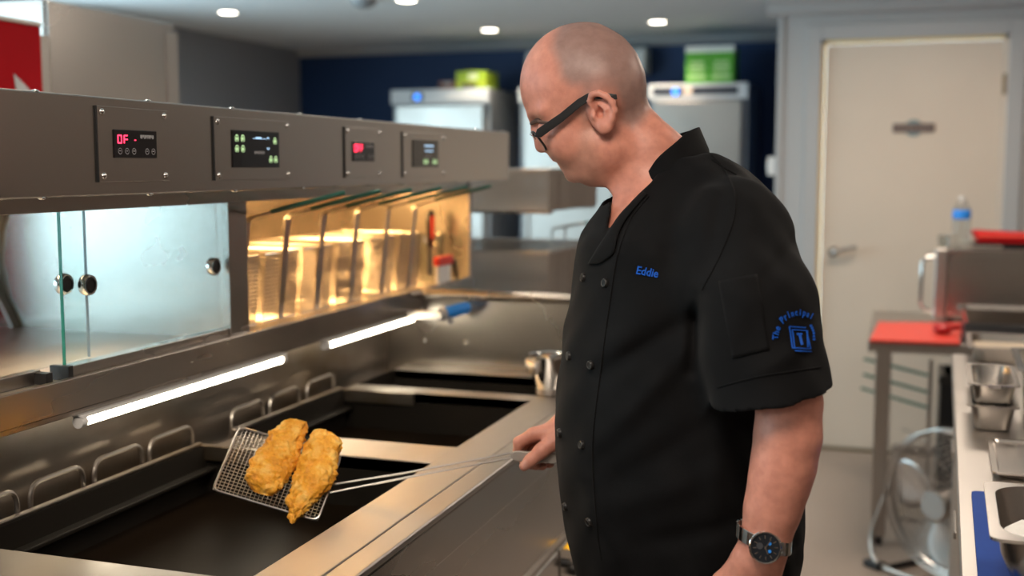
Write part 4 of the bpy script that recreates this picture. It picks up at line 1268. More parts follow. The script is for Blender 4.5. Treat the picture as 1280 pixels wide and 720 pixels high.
class Sdf:
    def __init__(self): self.ops = []

    def op(self, kind, c, R, fn, k):
        self.ops.append((kind, np.array(c, float), R, fn, k)); return self

    def cone(self, a, b, r0, r1, k=0.01, kind='u'):
        a, b = np.array(a, float), np.array(b, float)
        ab = b - a
        L = max(ab @ ab, 1e-12)

        def fn(P):
            t = np.clip(((P - a) @ ab) / L, 0, 1)
            return np.sqrt(((P - a - t[:, None] * ab) ** 2).sum(1)) - (r0 + (r1 - r0) * t)
        return self.op(kind, (a + b) / 2, math.sqrt(L) / 2 + max(r0, r1), fn, k)

    def chain(self, pts, k=0.01, kind='u'):
        for p, q in zip(pts[:-1], pts[1:]):
            self.cone(p[:3], q[:3], p[3], q[3], k, kind)
        return self

    def ell(self, c, r, k=0.01, kind='u', pitch=0.0, yaw=0.0):
        c, r = np.array(c, float), np.array(r, float)
        cp, sp = math.cos(pitch), math.sin(pitch)
        cy, sy = math.cos(yaw), math.sin(yaw)
        # columns: local axes; pitch tips the local x (forward) axis down in the x-z plane
        M = np.array([[cy, -sy, 0], [sy, cy, 0], [0, 0, 1.]]) @ np.array([[cp, 0, sp], [0, 1, 0], [-sp, 0, cp]])

        def fn(P):
            q = (P - c) @ M
            k0 = np.sqrt(((q / r) ** 2).sum(1))
            k1 = np.sqrt(((q / r ** 2) ** 2).sum(1)) + 1e-9
            return k0 * (k0 - 1) / k1
        return self.op(kind, c, r.max(), fn, k)

    def func(self, c, R, fn, k=0.01, kind='u'):
        return self.op(kind, c, R, fn, k)

    def ev(self, P, bc=None, bh=0.0):
        d = np.full(len(P), 0.5)
        if bc is not None:
            if getattr(self, 'nc', 0) != len(self.ops):
                self.nc = len(self.ops)
                self.C = np.array([o[1] for o in self.ops]); self.R = np.array([o[2] + max(o[4], 0.012) + 0.006 for o in self.ops])
            use = np.nonzero((np.sqrt(((self.C - bc) ** 2).sum(1)) - self.R < bh) | (self.R > 5))[0]
        else:
            use = range(len(self.ops))
        for i in use:
            kind, c, R, fn, k = self.ops[i]
            e = fn(P)
            if kind == 'u': d = smin(d, e, k)
            elif kind == 's': d = smax(d, -e, k)
            elif kind == 'i': d = smax(d, e, k)
            elif kind == 'd': d = d + e
        return d


def sdf_mesh(s, lo, hi, h_, B=14):
    lo = np.array(lo, float)
    n = np.ceil((np.array(hi, float) - lo) / h_ / B).astype(int)
    half = B * h_ * math.sqrt(3) / 2
    N = n * B + 4
    ar = np.arange(B + 1)
    gi, gj, gk = np.meshgrid(ar, ar, ar, indexing='ij')
    off = np.stack([gi, gj, gk], -1).reshape(-1, 3)
    cid, cpos, quads = [], [], []
    bi_, bj_, bk_ = np.meshgrid(*[np.arange(q) for q in n], indexing='ij')
    allb = np.stack([bi_, bj_, bk_], -1).reshape(-1, 3)
    dc_ = s.ev(lo + (allb * B + B / 2) * h_)
    todo = allb[np.abs(dc_) < half * 1.25 + 0.008]

    def gid(i, j, k): return (i * N[1] + j) * N[2] + k
    for blk in todo:
                o = blk * B
                bc = lo + (o + B / 2) * h_
                P = lo + (o + off) * h_
                V = s.ev(P, bc, half).reshape(B + 1, B + 1, B + 1)
                neg = V < 0
                if neg.all() or not neg.any():
                    continue
                # cell vertices
                acc = np.zeros((B, B, B, 3)); cnt = np.zeros((B, B, B))
                for ax in range(3):
                    for da in (0, 1):
                        for db in (0, 1):
                            sl0 = [None] * 3; sl1 = [None] * 3
                            oth = [x for x in range(3) if x != ax]
                            sl0[ax] = slice(0, B); sl1[ax] = slice(1, B + 1)
                            for q_, dd in zip(oth, (da, db)):
                                sl0[q_] = sl1[q_] = slice(dd, B + dd)
                            a_ = V[tuple(sl0)]; b_ = V[tuple(sl1)]
                            cr = (a_ < 0) != (b_ < 0)
                            t = np.where(cr, a_ / np.where(cr, a_ - b_, 1), 0)
                            p = np.zeros((B, B, B, 3))
                            p[..., ax] = t
                            for q_, dd in zip(oth, (da, db)): p[..., q_] = dd
                            acc += p * cr[..., None]; cnt += cr
                act = cnt > 0
                ii = np.argwhere(act)
                pp = acc[act] / cnt[act][:, None] + ii
                g = ii + o
                cid.append(gid(g[:, 0] + 1, g[:, 1] + 1, g[:, 2] + 1))
                cpos.append(lo + (pp + o) * h_)
                for ax in range(3):
                    oth = [(ax + 1) % 3, (ax + 2) % 3]
                    sl0 = [slice(0, B)] * 3; sl1 = [slice(0, B)] * 3
                    sl1[ax] = slice(1, B + 1)
                    a_ = neg[tuple(sl0)]; b_ = neg[tuple(sl1)]
                    e = np.argwhere(a_ != b_)
                    if not len(e): continue
                    flip = a_[tuple(e.T)]
                    g = e + o + 1
                    c_ = []
                    for (u_, v_) in ((0, 0), (-1, 0), (-1, -1), (0, -1)):
                        gg = g.copy(); gg[:, oth[0]] += u_; gg[:, oth[1]] += v_
                        c_.append(gid(gg[:, 0], gg[:, 1], gg[:, 2]))
                    qd = np.stack(c_, 1)
                    qd[~flip] = qd[~flip][:, ::-1]
                    quads.append(qd)
    cid = np.concatenate(cid); cpos = np.concatenate(cpos)
    order = np.argsort(cid); cid = cid[order]; cpos = cpos[order]
    Q = np.concatenate(quads)
    ix = np.searchsorted(cid, Q)
    ix = np.clip(ix, 0, len(cid) - 1)
    ok = (cid[ix] == Q).all(1)
    return cpos, ix[ok]


def np_mesh(name, V, Q, material, parent, cols=None):
    me = bpy.data.meshes.new(name)
    me.vertices.add(len(V)); me.vertices.foreach_set('co', V.astype(np.float32).ravel())
    me.loops.add(Q.size); me.loops.foreach_set('vertex_index', Q.astype(np.int32).ravel())
    me.polygons.add(len(Q)); me.polygons.foreach_set('loop_start', (np.arange(len(Q)) * 4).astype(np.int32))
    me.polygons.foreach_set('use_smooth', np.ones(len(Q), bool))
    me.update(calc_edges=True)
    me.validate()
    if cols is not None:
        at = me.color_attributes.new('col', 'FLOAT_COLOR', 'POINT')
        at.data.foreach_set('color', np.concatenate([cols, np.ones((len(cols), 1))], 1).astype(np.float32).ravel())
    me.materials.append(material)
    o = bpy.data.objects.new(name, me)
    COL.objects.link(o)
    o.parent = parent
    return o


# ================================================================ PERSON  (local axes: x forward, y to his left = toward the aisle camera side, z up)
_ang = math.atan(160 / FPX) - YAW
PD = Vector((math.sin(_ang), math.cos(_ang), 0))
PFW = Vector((-math.cos(_ang), math.sin(_ang), 0))
_p = ray(850, 300); P0 = _p * (1.80 / _p.dot(PD)); P0.z = 0
person = thing('person', 'man in black chef jacket and glasses holding a wire skimmer', 'person', tuple(P0), math.atan2(PFW.y, PFW.x))


def loc(x, y, b):
    r_ = ray(x, y); t = (P0.dot(PD) - b) / r_.dot(PD); P = CAMP + r_ * t
    return v3((P - P0).dot(PFW), b, P.z)


def lo2w(p): return P0 + PFW * p[0] - PD * p[1] + Vector((0, 0, p[2]))


def w2lo(P):
    q = Vector(P) - P0
    return Vector((q.dot(PFW), -q.dot(PD), P[2]))


TH = 11 * D2R
cT, sT = math.cos(TH), math.sin(TH)


def tor(a, b, z): return v3(a * cT - b * sT, a * sT + b * cT, z)      # torso frame -> person frame


ZT_ = np.array([.72, .76, .80, .86, .92, 1.0, 1.05, 1.11, 1.15, 1.20, 1.245, 1.29, 1.325, 1.345, 1.37, 1.395, 1.42, 1.445, 1.475])
FT_ = np.array([.138, .147, .156, .170, .180, .189, .190, .187, .181, .175, .167, .160, .157, .150, .135, .118, .094, .066, .045])
BT_ = np.array([-.165, -.176, -.184, -.192, -.193, -.190, -.187, -.184, -.181, -.178, -.174, -.168, -.160, -.155, -.146, -.134, -.112, -.080, -.035])
WT_ = np.array([.18, .185, .19, .2, .205, .208, .208, .206, .204, .200, .196, .19, .182, .175, .162, .14, .115, .092, .066])


def loft(P, grow=0.0):
    x = P[:, 0] * cT + P[:, 1] * sT
    y = -P[:, 0] * sT + P[:, 1] * cT
    z = P[:, 2]
    f_, b_, w_ = np.interp(z, ZT_, FT_), np.interp(z, ZT_, BT_), np.interp(z, ZT_, WT_)
    ra = (f_ - b_) / 2 + grow; ca = (f_ + b_) / 2; w_ = w_ + grow
    q = (np.abs((x - ca) / ra) ** 2.2 + np.abs(y / w_) ** 2.2) ** (1 / 2.2)
    return (q - 1) * np.minimum(ra, w_) * 0.92


HP = 27 * D2R
body = Sdf()
body.func((0, 0, 1.1), 9, lambda P: smax(loft(P, -0.016), np.maximum(P[:, 2] - 1.462, 0.74 - P[:, 2]), 0.02), 0.0)
body.chain([(*tor(-.03, .09, 1.39), .040), (*tor(-.03, .155, 1.355), .038)], 0.03)
body.chain([(*tor(-.03, -.09, 1.39), .040), (*tor(-.03, -.155, 1.355), .038)], 0.03)
# legs and feet
for s in (-1, 1):
    body.chain([(*tor(0, s * .095, .84), .10), (*tor(.01, s * .105, .50), .062), (*tor(-.015, s * .11, .10), .042)], 0.03)
    body.chain([(*tor(-.03, s * .11, .05), .035), (*tor(.14, s * .125, .035), .028)], 0.02)
# neck
body.chain([(.098, 0, 1.495, .052), (.048, 0, 1.42, .060), (.012, 0, 1.355, .085)], 0.025)
body.chain([(.092, 0, 1.535, .042), (.048, 0, 1.475, .052), (-.02, 0, 1.40, .05)], 0.018)
body.cone((.085, 0, 1.41), (.085, 0, 1.34), .035, .06, 0.03)
# cranium, face, jaw
body.ell((.150, 0, 1.575), (.0975, .0755, .0935), 0.012)
body.ell((.118, 0, 1.572), (.066, .0775, .07), 0.02)
body.ell((.160, 0, 1.508), (.062, .064, .058), 0.02, pitch=HP)
body.ell((.133, 0, 1.467), (.058, .060, .046), 0.02, pitch=HP * 0.6)
body.ell((.157, 0, 1.446), (.026, .030, .020), 0.014, pitch=HP)
body.ell((.122, 0, 1.443), (.046, .050, .026), 0.02)
for s in (-1, 1):
    body.ell((.172, s * .042, 1.484), (.026, .022, .024), 0.02)
    body.cone((.222, s * .014, 1.527), (.205, s * .050, 1.533), .0085, .008, 0.014)
    body.ell((.116, s * .052, 1.478), (.035, .018, .03), 0.02)
body.ell((.176, 0, 1.462), (.024, .030, .024), 0.014, pitch=HP)
# eye sockets, eyeballs under lids
for s in (-1, 1):
    body.ell((.226, s * .033, 1.509), (.017, .017, .012), 0.012, 's', pitch=HP)
    body.ell((.2035, s * .032, 1.508), (.0135, .0145, .0125), 0.004)
    body.cone((.2145, s * .020, 1.504), (.2125, s * .042, 1.505), .0022, .0022, 0.003)
# nose
body.chain([(.2215, 0, 1.521, .0095), (.2205, 0, 1.503, .0080), (.2140, 0, 1.4855, .0105)], 0.008)
body.ell((.2135, 0, 1.4825), (.0120, .0125, .0120), 0.006)
for s in (-1, 1):
    body.ell((.2035, s * .0125, 1.4800), (.0105, .0065, .0075), 0.005, pitch=HP)
    body.ell((.2065, s * .006, 1.4715), (.005, .0035, .0035), 0.002, 's')
    body.cone((.203, s * .020, 1.478), (.187, s * .032, 1.452), .0015, .0015, 0.006, 's')
# lips
body.chain([(.186, -.023, 1.4565, .004), (.1935, -.008, 1.4600, .0058), (.1935, .008, 1.4600, .0058), (.186, .023, 1.4565, .004)], 0.004)
body.chain([(.180, -.021, 1.4515, .004), (.1865, -.007, 1.4490, .0062), (.1865, .007, 1.4490, .0062), (.180, .021, 1.4515, .004)], 0.004)
body.chain([(.1800, -.027, 1.4530, .0022), (.1985, 0, 1.4548, .0030), (.1800, .027, 1.4530, .0022)], 0.002, 's')
body.ell((.190, 0, 1.4395), (.005, .016, .005), 0.006, 's')
# mouth line
MOUTH = [(*loc(693, 203.8, 0), .0030), (*loc(702, 204.2, .016), .0027), (*loc(708, 206, .026), .0018)]
for s in (-1, 1):
    body.chain([(p[0], s * p[1], p[2], p[3]) for p in MOUTH], 0.002, 's')
# trim to the profile of the face, throat and nape
_fr = np.array([loc(x, y, 0)[[0, 2]] for x, y in ((650, 168), (664, 168), (667, 176), (669.3, 188), (673, 192), (684, 191.3), (687, 195.6), (692, 201.4), (697.3, 203.6), (698, 206), (701.6, 211), (705.4, 216), (707.2, 222), (711, 226.5), (718, 229), (726, 228.2), (737.5, 233.3), (759, 233.8), (767, 244), (764, 262), (759, 288), (745, 330), (600, 330), (600, 168))])
_bk = np.array([loc(x, y, 0)[[0, 2]] for x, y in ((758, 29), (780, 44), (796, 65), (806.5, 90), (809, 106), (808.5, 120), (815, 135), (830, 151), (850, 167), (905, 200), (930, 100), (880, 10), (758, 10))])


def poly_sd(P2, poly):
    """signed distance in 2D (negative inside)"""
    poly = np.array(poly)
    d = np.full(len(P2), 1e9); ins = np.zeros(len(P2), bool)
    for i in range(len(poly)):
        a, b = poly[i], poly[(i + 1) % len(poly)]
        e = b - a; w_ = P2 - a
        t = np.clip((w_ @ e) / (e @ e), 0, 1)
        d = np.minimum(d, ((w_ - t[:, None] * e) ** 2).sum(1))
        c1 = (a[1] <= P2[:, 1]) != (b[1] <= P2[:, 1])
        xx = a[0] + (P2[:, 1] - a[1]) * e[0] / (e[1] if abs(e[1]) > 1e-9 else 1e-9)
        ins ^= c1 & (P2[:, 0] < xx)
    return np.where(ins, -1, 1) * np.sqrt(d)


body.func((.20, 0, 1.42), 0.16, lambda P: np.maximum(poly_sd(P[:, [0, 2]], _fr), np.abs(P[:, 1]) - 0.09), 0.0035, 's')
body.func((.02, 0, 1.58), 0.16, lambda P: np.maximum(poly_sd(P[:, [0, 2]], _bk), np.abs(P[:, 1]) - 0.1), 0.012, 's')
# ears
EP = 20 * D2R
for s in (-1, 1):
    def epx(x, y, b): 
        q = loc(x, y, .078); q[1] = s * b; return q
    body.ell((.120, s * .078, 1.528), (.021, .009, .030), 0.006, pitch=EP, yaw=-s * 0.35)
    body.ell((.122, s * .090, 1.533), (.0125, .009, .019), 0.004, 's', pitch=EP, yaw=-s * 0.35)
    hx = [epx(742, 138, .080), epx(737, 127, .083), epx(740, 119, .087), epx(748, 117, .090), epx(758, 121, .092), epx(766, 129, .093), epx(769, 139, .092), epx(766, 150, .089), epx(762, 160, .085)]
    rr = [.0028, .0038, .0042, .0045, .0045, .0045, .0042, .0038, .0035]
    body.chain([(*p, r) for p, r in zip(hx, rr)], 0.004)
    body.ell(epx(756, 160, .083), (.0105, .0062, .0095), 0.006, pitch=EP)
    body.ell(epx(743, 145, .083), (.005, .005, .006), 0.004)
    ah = [epx(750, 131, .084), epx(757, 138, .0865), epx(757, 148, .085)]
    body.chain([(*p, .0032) for p in ah], 0.004)
    body.ell(epx(750, 141, .082), (.0055, .008, .0075), 0.003, 's')
# left arm (near the camera)
body.chain([(-.066, .160, 1.345, .04), (-.100, .225, 1.25, .046), (-.137, .262, 1.14, .0405), (-.136, .264, 1.095, .0415), (-.131, .264, 1.055, .040), (-.125, .263, 1.024, .037), (-.118, .262, .992, .0345), (-.110, .260, .950, .0305), (-.103, .258, .925, .031)], 0.015)
# left hand: palm and five fingers
kn = [(-.058, .258, .848), (-.078, .264, .838), (-.099, .262, .838), (-.118, .254, .847)]
for (a_, b_, z_), a0 in zip(kn, (-.083, -.094, -.106, -.118)):
    body.cone((a0, .259, .925), (a_, b_, z_), .0165, .0115, 0.012)
ff = [((-.052, .250, .802), (-.052, .236, .775), (-.054, .224, .755)), ((-.073, .255, .787), (-.072, .240, .757), (-.073, .226, .735)), ((-.096, .253, .790), (-.095, .238, .762), (-.095, .225, .742)), ((-.118, .246, .808), (-.117, .234, .787), (-.116, .224, .770))]
for k_, f_ in zip(kn, ff):
    body.chain([(*k_, .0105), (*f_[0], .0092), (*f_[1], .0084), (*f_[2], .0072)], 0.003)
body.chain([(-.080, .252, .915, .017), (-.056, .243, .885, .0135), (-.040, .232, .850, .0105), (-.036, .224, .825, .0085)], 0.008)
# right arm and gripping hand
body.chain([(*tor(-.03, -.165, 1.345), .04), (.035, -.262, 1.13, .042), (.10, -.215, 1.065, .040), (.172, -.150, 1.008, .030), (.188, -.142, 1.002, .028)], 0.015)
rk_ = [(.236, -.121, .999), (.240, -.138, .994), (.234, -.157, .985), (.224, -.172, .975)]
for p_, q_ in zip(rk_, ((.186, -.128, 1.004), (.186, -.138, 1.002), (.184, -.150, .998), (.182, -.158, .992))):
    body.cone(q_, p_, .0165, .0120, 0.012)
rf = [((.262, -.123, .984), (.2635, -.128, .968), (.254, -.129, .957)),
      ((.262, -.139, .970), (.252, -.130, .948), (.232, -.118, .945)),
      ((.254, -.158, .959), (.242, -.147, .940), (.222, -.130, .942)),
      ((.240, -.174, .953), (.228, -.163, .938), (.210, -.145, .943))]
for k_, f_ in zip(rk_, rf):
    body.chain([(*k_, .0115), (*f_[0], .0098), (*f_[1], .0090), (*f_[2], .0078)], 0.003)
body.chain([(.193, -.116, .995, .0165), (.221, -.099, .976, .0125), (.239, -.095, .960, .0105), (.250, -.0945, .950, .0085)], 0.006)

VB, QB = sdf_mesh(body, (-.24, -.36, 0.0), (.31, .36, 1.70), 0.003)


# ---- skin colours painted on by place: shaved scalp, beard shadow, lips, ruddy cheeks
def az(pts): return [(loc(x, y, .05)[0], loc(x, y, .05)[2]) for x, y in pts]


hair_poly = az([(704, 14), (691, 44), (690, 62), (699, 80), (703, 98), (715, 108), (728, 109), (731, 120), (727, 140), (733, 152), (740, 140), (744, 118), (768, 116), (776, 130), (776, 152), (790, 160), (806, 148), (817, 128), (830, 80), (800, 30), (760, 10)])
beard_poly = az([(727, 140), (740, 150), (748, 172), (752, 200), (760, 226), (745, 240), (712, 236), (694, 214), (684, 196), (694, 192), (708, 198), (718, 190), (724, 165)])
P2 = VB[:, [0, 2]]
skin = np.tile(v3(0.56, 0.240, 0.172), (len(VB), 1))


def blend(col, m_):
    global skin
    skin = skin * (1 - m_[:, None]) + np.array(col) * m_[:, None]


ishead = VB[:, 2] > 1.40
ss = lambda x, a, b: np.clip((x - a) / (b - a), 0, 1) ** 2 * (3 - 2 * np.clip((x - a) / (b - a), 0, 1))
gau = lambda c, r: np.exp(-(((VB - np.array(c)) / np.array(r)) ** 2).sum(1))
earm = np.clip(1.2 * np.maximum(gau((.12, .088, 1.53), (.026, .014, .036)), gau((.12, -.088, 1.53), (.026, .014, .036))), 0, 1)
blend((0.55, 0.24, 0.17), 0.7 * np.maximum(gau((.185, .045, 1.488), (.03, .03, .03)), gau((.185, -.045, 1.488), (.03, .03, .03))))
blend((0.55, 0.20, 0.14), 0.6 * gau((.215, 0, 1.484), (.016, .02, .014)))
blend((0.25, 0.165, 0.145), ss(-poly_sd(P2, hair_poly), -.012, .012) * ishead * (1 - earm) * 0.92)
blend((0.40, 0.215, 0.155), ss(-poly_sd(P2, beard_poly), -.008, .015) * ishead * 0.55)
blend((0.46, 0.16, 0.12), 0.85 * np.clip(1.3 * gau((.190, 0, 1.4545), (.012, .024, .0085)), 0, 1))
blend((0.57, 0.25, 0.19), 0.5 * earm)
blend((0.62, 0.36, 0.30), 0.8 * np.clip(1.4 * gau((.2480, -.0865, .9545), (.0055, .0045, .0065)), 0, 1))
hands = np.clip((1.05 - VB[:, 2]) / 0.1, 0, 1)
blend((0.52, 0.235, 0.17), 0.45 * hands)
SKIN = mat('skin', (0.5, 0.26, 0.18), 0.43, spec=0.4, sss=0.0, bump=0.06, bscale=420)
nt = SKIN.node_tree
at_ = nt.nodes.new('ShaderNodeVertexColor'); at_.layer_name = 'col'
tcn = nt.nodes.new('ShaderNodeTexCoord')
nz_ = nt.nodes.new('ShaderNodeTexNoise'); nz_.inputs['Scale'].default_value = 70; nz_.inputs['Detail'].default_value = 6
nt.links.new(tcn.outputs['Object'], nz_.inputs['Vector'])
hs = nt.nodes.new('ShaderNodeMix'); hs.data_type = 'RGBA'; hs.blend_type = 'MULTIPLY'; hs.inputs[0].default_value = 0.5
cr_ = nt.nodes.new('ShaderNodeValToRGB')
cr_.color_ramp.elements[0].position = 0.35; cr_.color_ramp.elements[0].color = (0.78, 0.68, 0.66, 1)
cr_.color_ramp.elements[1].position = 0.65; cr_.color_ramp.elements[1].color = (1.12, 1.08, 1.06, 1)
nt.links.new(nz_.outputs['Fac'], cr_.inputs[0])
nt.links.new(at_.outputs['Color'], hs.inputs[6]); nt.links.new(cr_.outputs[0], hs.inputs[7])
nt.links.new(hs.outputs[2], nt.nodes['Principled BSDF'].inputs['Base Color'])
nt.nodes['Principled BSDF'].inputs['Subsurface Weight'].default_value = 0.12
nt.nodes['Principled BSDF'].inputs['Subsurface Radius'].default_value = (0.010, 0.004, 0.002)
np_mesh('body', VB, QB, SKIN, person, skin)

# ---------------------------------------------------------------- chef jacket
jk = Sdf()
jk.func((0, 0, 1.1), 9, lambda P: smax(loft(P, 0.0), np.maximum(P[:, 2] - 1.462, 0.806 + 0.02 * (P[:, 0] < 0) * 0 - P[:, 2]), 0.006), 0.0)
jk.chain([(*tor(-.035, .06, 1.412), .050), (*tor(-.035, .165, 1.372), .056)], 0.035)
jk.chain([(*tor(-.035, -.06, 1.412), .050), (*tor(-.035, -.165, 1.372), .056)], 0.035)


jk.ell((-.052, 0, 1.358), (.098, .13, .085), 0.03)


def sleeve(p0, p1, p2, r0, r1, r2, cp, cn):
    cn = np.array(cn) / np.linalg.norm(cn); cp = np.array(cp)
    segs = [(np.array(p0), np.array(p1), r0, r1), (np.array(p1), np.array(p2), r1, r2)]

    def tube_(P, dr):
        d = None
        for a, b, ra, rb in segs:
            ab = b - a
            t = np.clip(((P - a) @ ab) / (ab @ ab), 0, 1)
            e = np.sqrt(((P - a - t[:, None] * ab) ** 2).sum(1)) - (ra + (rb - ra) * t) - dr
            d = e if d is None else smin(d, e, 0.02)
        return d

    def fn(P):
        d = tube_(P, 0.0)
        pl = (P - cp) @ cn
        d = np.maximum(d, pl)
        inner = np.maximum(tube_(P, -0.010), -(pl + 0.07))
        return np.maximum(d, -inner)
    c_ = (np.array(p0) + np.array(p2)) / 2
    return c_, np.linalg.norm(np.array(p0) - np.array(p2)) / 2 + max(r0, r2), fn


c_, R_, fn_ = sleeve((-.078, .165, 1.343), (-.094, .222, 1.26), (-.131, .277, 1.045), .073, .079, .083, (-.193, .25, 1.164), (-.204, .0, -.979))
jk.func(c_, R_, fn_, 0.045)
c_, R_, fn_ = sleeve(tuple(tor(-.035, -.172, 1.368)), (.02, -.225, 1.26), (.055, -.275, 1.09), .066, .076, .08, (.04, -.26, 1.15), (.204, -.2, -.979))
jk.func(c_, R_, fn_, 0.045)
# folds
FOLD = []


def fold(pa, pb, w_, A, b=.15):
    FOLD.append((loc(*pa, b)[[0, 2]], loc(*pb, b)[[0, 2]], w_, A))


for f_ in [((872, 360), (862, 455), .010, -.007), ((862, 392), (742, 470), .014, -.0045), ((858, 430), (740, 560), .016, .004), ((880, 520), (760, 600), .018, -.0035), ((900, 570), (740, 640), .02, .004), ((930, 640), (800, 668), .016, -.004),
           ((905, 215), (880, 330), .012, -.004), ((940, 250), (905, 350), .016, .003), ((800, 260), (765, 330), .012, .003), ((850, 250), (835, 330), .016, -.003), ((985, 300), (935, 345), .012, -.004), ((1010, 400), (930, 440), .012, .0035), ((960, 300), (880, 430), .02, .003),
           ((800, 400), (760, 440), .02, .003), ((830, 700), (760, 560), .02, -.003), ((880, 700), (900, 520), .022, .0035), ((770, 690), (725, 600), .014, .003), ((1000, 640), (960, 620), .012, -.004), ((1000, 690), (955, 700), .010, .004)]:
    fold(*f_)


def folds(P):
    d = np.zeros(len(P)); q = P[:, [0, 2]]
    near = np.clip((P[:, 1] + 0.02) / 0.04, 0, 1)
    for a, b, w_, A in FOLD:
        e = b - a; L = e @ e
        t = np.clip(((q - a) @ e) / L, 0, 1)
        s_ = ((q - a - t[:, None] * e) ** 2).sum(1)
        d -= 1.5 * A * np.exp(-s_ / w_ ** 2) * (0.35 + 0.65 * np.sin(PI * np.clip(t, 0.08, 0.92)))
    d *= near
    d += 0.0016 * np.sin(P[:, 0] * 38 + P[:, 2] * 31 + 2 * np.sin(P[:, 1] * 23)) * np.sin(P[:, 2] * 27 - P[:, 1] * 20) + 0.0009 * np.sin(P[:, 0] * 90 - P[:, 2] * 61 + P[:, 1] * 70)
    return d


jk.func((0, 0, 1.1), 9, folds, 0, 'd')
# open neck: the V in front and the ring for the neck
Vp = np.array([loc(x, y, .03)[[0, 2]] for x, y in ((756, 222), (766, 240), (764, 262), (759.5, 288), (772, 271), (790, 250), (802, 238), (813, 228), (830, 205), (800, 190))])


def vcut(P):
    d2 = poly_sd(P[:, [0, 2]], Vp)
    return np.maximum(d2, -(P[:, 1] + 0.045))


jk.func((.08, 0, 1.40), 0.2, vcut, 0.003, 's')
jk.chain([(.10, 0, 1.47, .063), (.055, 0, 1.42, .067), (.035, 0, 1.39, .067)], 0.004, 's')
VJ, QJ = sdf_mesh(jk, (-.24, -.38, 0.78), (.24, .38, 1.50), 0.0034)
CLOTH = mat('black_chef_cloth', (0.0052, 0.0050, 0.0054), 0.8, spec=0.10, bump=0.12, bscale=900, sheen=0.02, var=0.2, vscale=25)
jacket = np_mesh('chef_jacket', VJ, QJ, CLOTH, person)
JT = BVHTree.FromPolygons([tuple(v) for v in VJ], [tuple(q) for q in QJ.tolist()])
CL = w2lo(CAMP)


def jhit(x, y):
    dl = w2lo(CAMP + ray(x, y)) - CL
    dl.normalize()
    h_, n_, i_, d_ = JT.ray_cast(CL, dl)
    if h_ is None:
        return None, None
    if n_.dot(dl) > 0: n_ = -n_
    return h_, n_


def jpatch(name, pts, off, thick, material, parent=None, faces=None):
    """flat pixel outline laid on the jacket surface and thickened"""
    vs = []
    for x, y in pts:
        h_, n_ = jhit(x, y)
        if h_ is None:
            h_, n_ = vs[-1][0], vs[-1][1]
        vs.append((h_, n_))
    mb = MB()
    n = len(vs)
    fs = faces or [tuple(range(n))]
    top = [h_ + n_ * (off + thick) for h_, n_ in vs]
    bot = [h_ + n_ * off for h_, n_ in vs]
    mb.add(top, fs)
    if faces is None:
        mb.add(top + bot, [(i, (i + 1) % n, n + (i + 1) % n, n + i) for i in range(n)])
    return mb


def jsheet(name, quad, nu, nv, off, material, parent, thick=0.0016, smooth='all'):
    """bilinear pixel quad (4 corners) laid on the jacket as a grid"""
    vs, fs = [], []
    last = None
    for j in range(nv + 1):
        for i in range(nu + 1):
            u, v = i / nu, j / nv
            x = (quad[0][0] * (1 - u) + quad[1][0] * u) * (1 - v) + (quad[3][0] * (1 - u) + quad[2][0] * u) * v
            y = (quad[0][1] * (1 - u) + quad[1][1] * u) * (1 - v) + (quad[3][1] * (1 - u) + quad[2][1] * u) * v
            h_, n_ = jhit(x, y)
            if h_ is None: h_, n_ = last
            last = (h_, n_)
            vs.append(h_ + n_ * off)
    for j in range(nv):
        for i in range(nu):
            k = j * (nu + 1) + i
            fs.append((k, k + 1, k + nu + 2, k + nu + 1))
    o = MB().add(vs, fs).build(name, material, parent, smooth=smooth, local=True)
    s_ = o.modifiers.new('solidify', 'SOLIDIFY'); s_.thickness = thick; s_.offset = -1
    return o


# collar: a standing band, open at the throat
def collar_pts():
    near_b = [(.052, .062, 1.420), (.030, .079, 1.432), (.004, .080, 1.447), (-.022, .062, 1.461), (-.038, .030, 1.468), (-.042, 0, 1.469)]
    near_t = [(.0515, .060, 1.437), (.036, .071, 1.462), (.013, .070, 1.483), (-.006, .055, 1.500), (-.020, .028, 1.507), (-.025, 0, 1.508)]
    far_b = [(-.036, -.030, 1.468), (-.010, -.064, 1.461), (.025, -.083, 1.447), (.065, -.083, 1.425), (.098, -.062, 1.398)]
    far_t = [(-.018, -.028, 1.506), (.006, -.056, 1.499), (.038, -.073, 1.482), (.076, -.073, 1.456), (.107, -.050, 1.424)]
    return near_b + far_b, near_t + far_t


cb_, ct_ = collar_pts()
def spl(pts, n):
    pts = np.array(pts, float); m = len(pts)
    out = []
    for t in np.linspace(0, m - 1, n):
        i = min(int(t), m - 2); f_ = t - i
        p0, p1, p2, p3 = pts[max(i - 1, 0)], pts[i], pts[i + 1], pts[min(i + 2, m - 1)]
        out.append(0.5 * (2 * p1 + (p2 - p0) * f_ + (2 * p0 - 5 * p1 + 4 * p2 - p3) * f_ ** 2 + (3 * p1 - p0 - 3 * p2 + p3) * f_ ** 3))
    return np.array(out)


sb, st_ = spl(cb_, 44), spl(ct_, 44)
vs, fs = [], []
for i in range(44):
    for j in range(7):
        v_ = j / 6
        p = sb[i] * (1 - v_) + st_[i] * v_
        if j == 0: p = p - v3(0, 0, .010)
        vs.append(tuple(p))
for i in range(43):
    for j in range(6):
        fs.append((i * 7 + j, (i + 1) * 7 + j, (i + 1) * 7 + j + 1, i * 7 + j + 1))
o = MB().add(vs, fs).build('collar', CLOTH, jacket, smooth='all', local=True)
s_ = o.modifiers.new('solidify', 'SOLIDIFY'); s_.thickness = 0.0045; s_.offset = 0
# near lapel turned open, and the crossing front edge
LAP = CLOTH


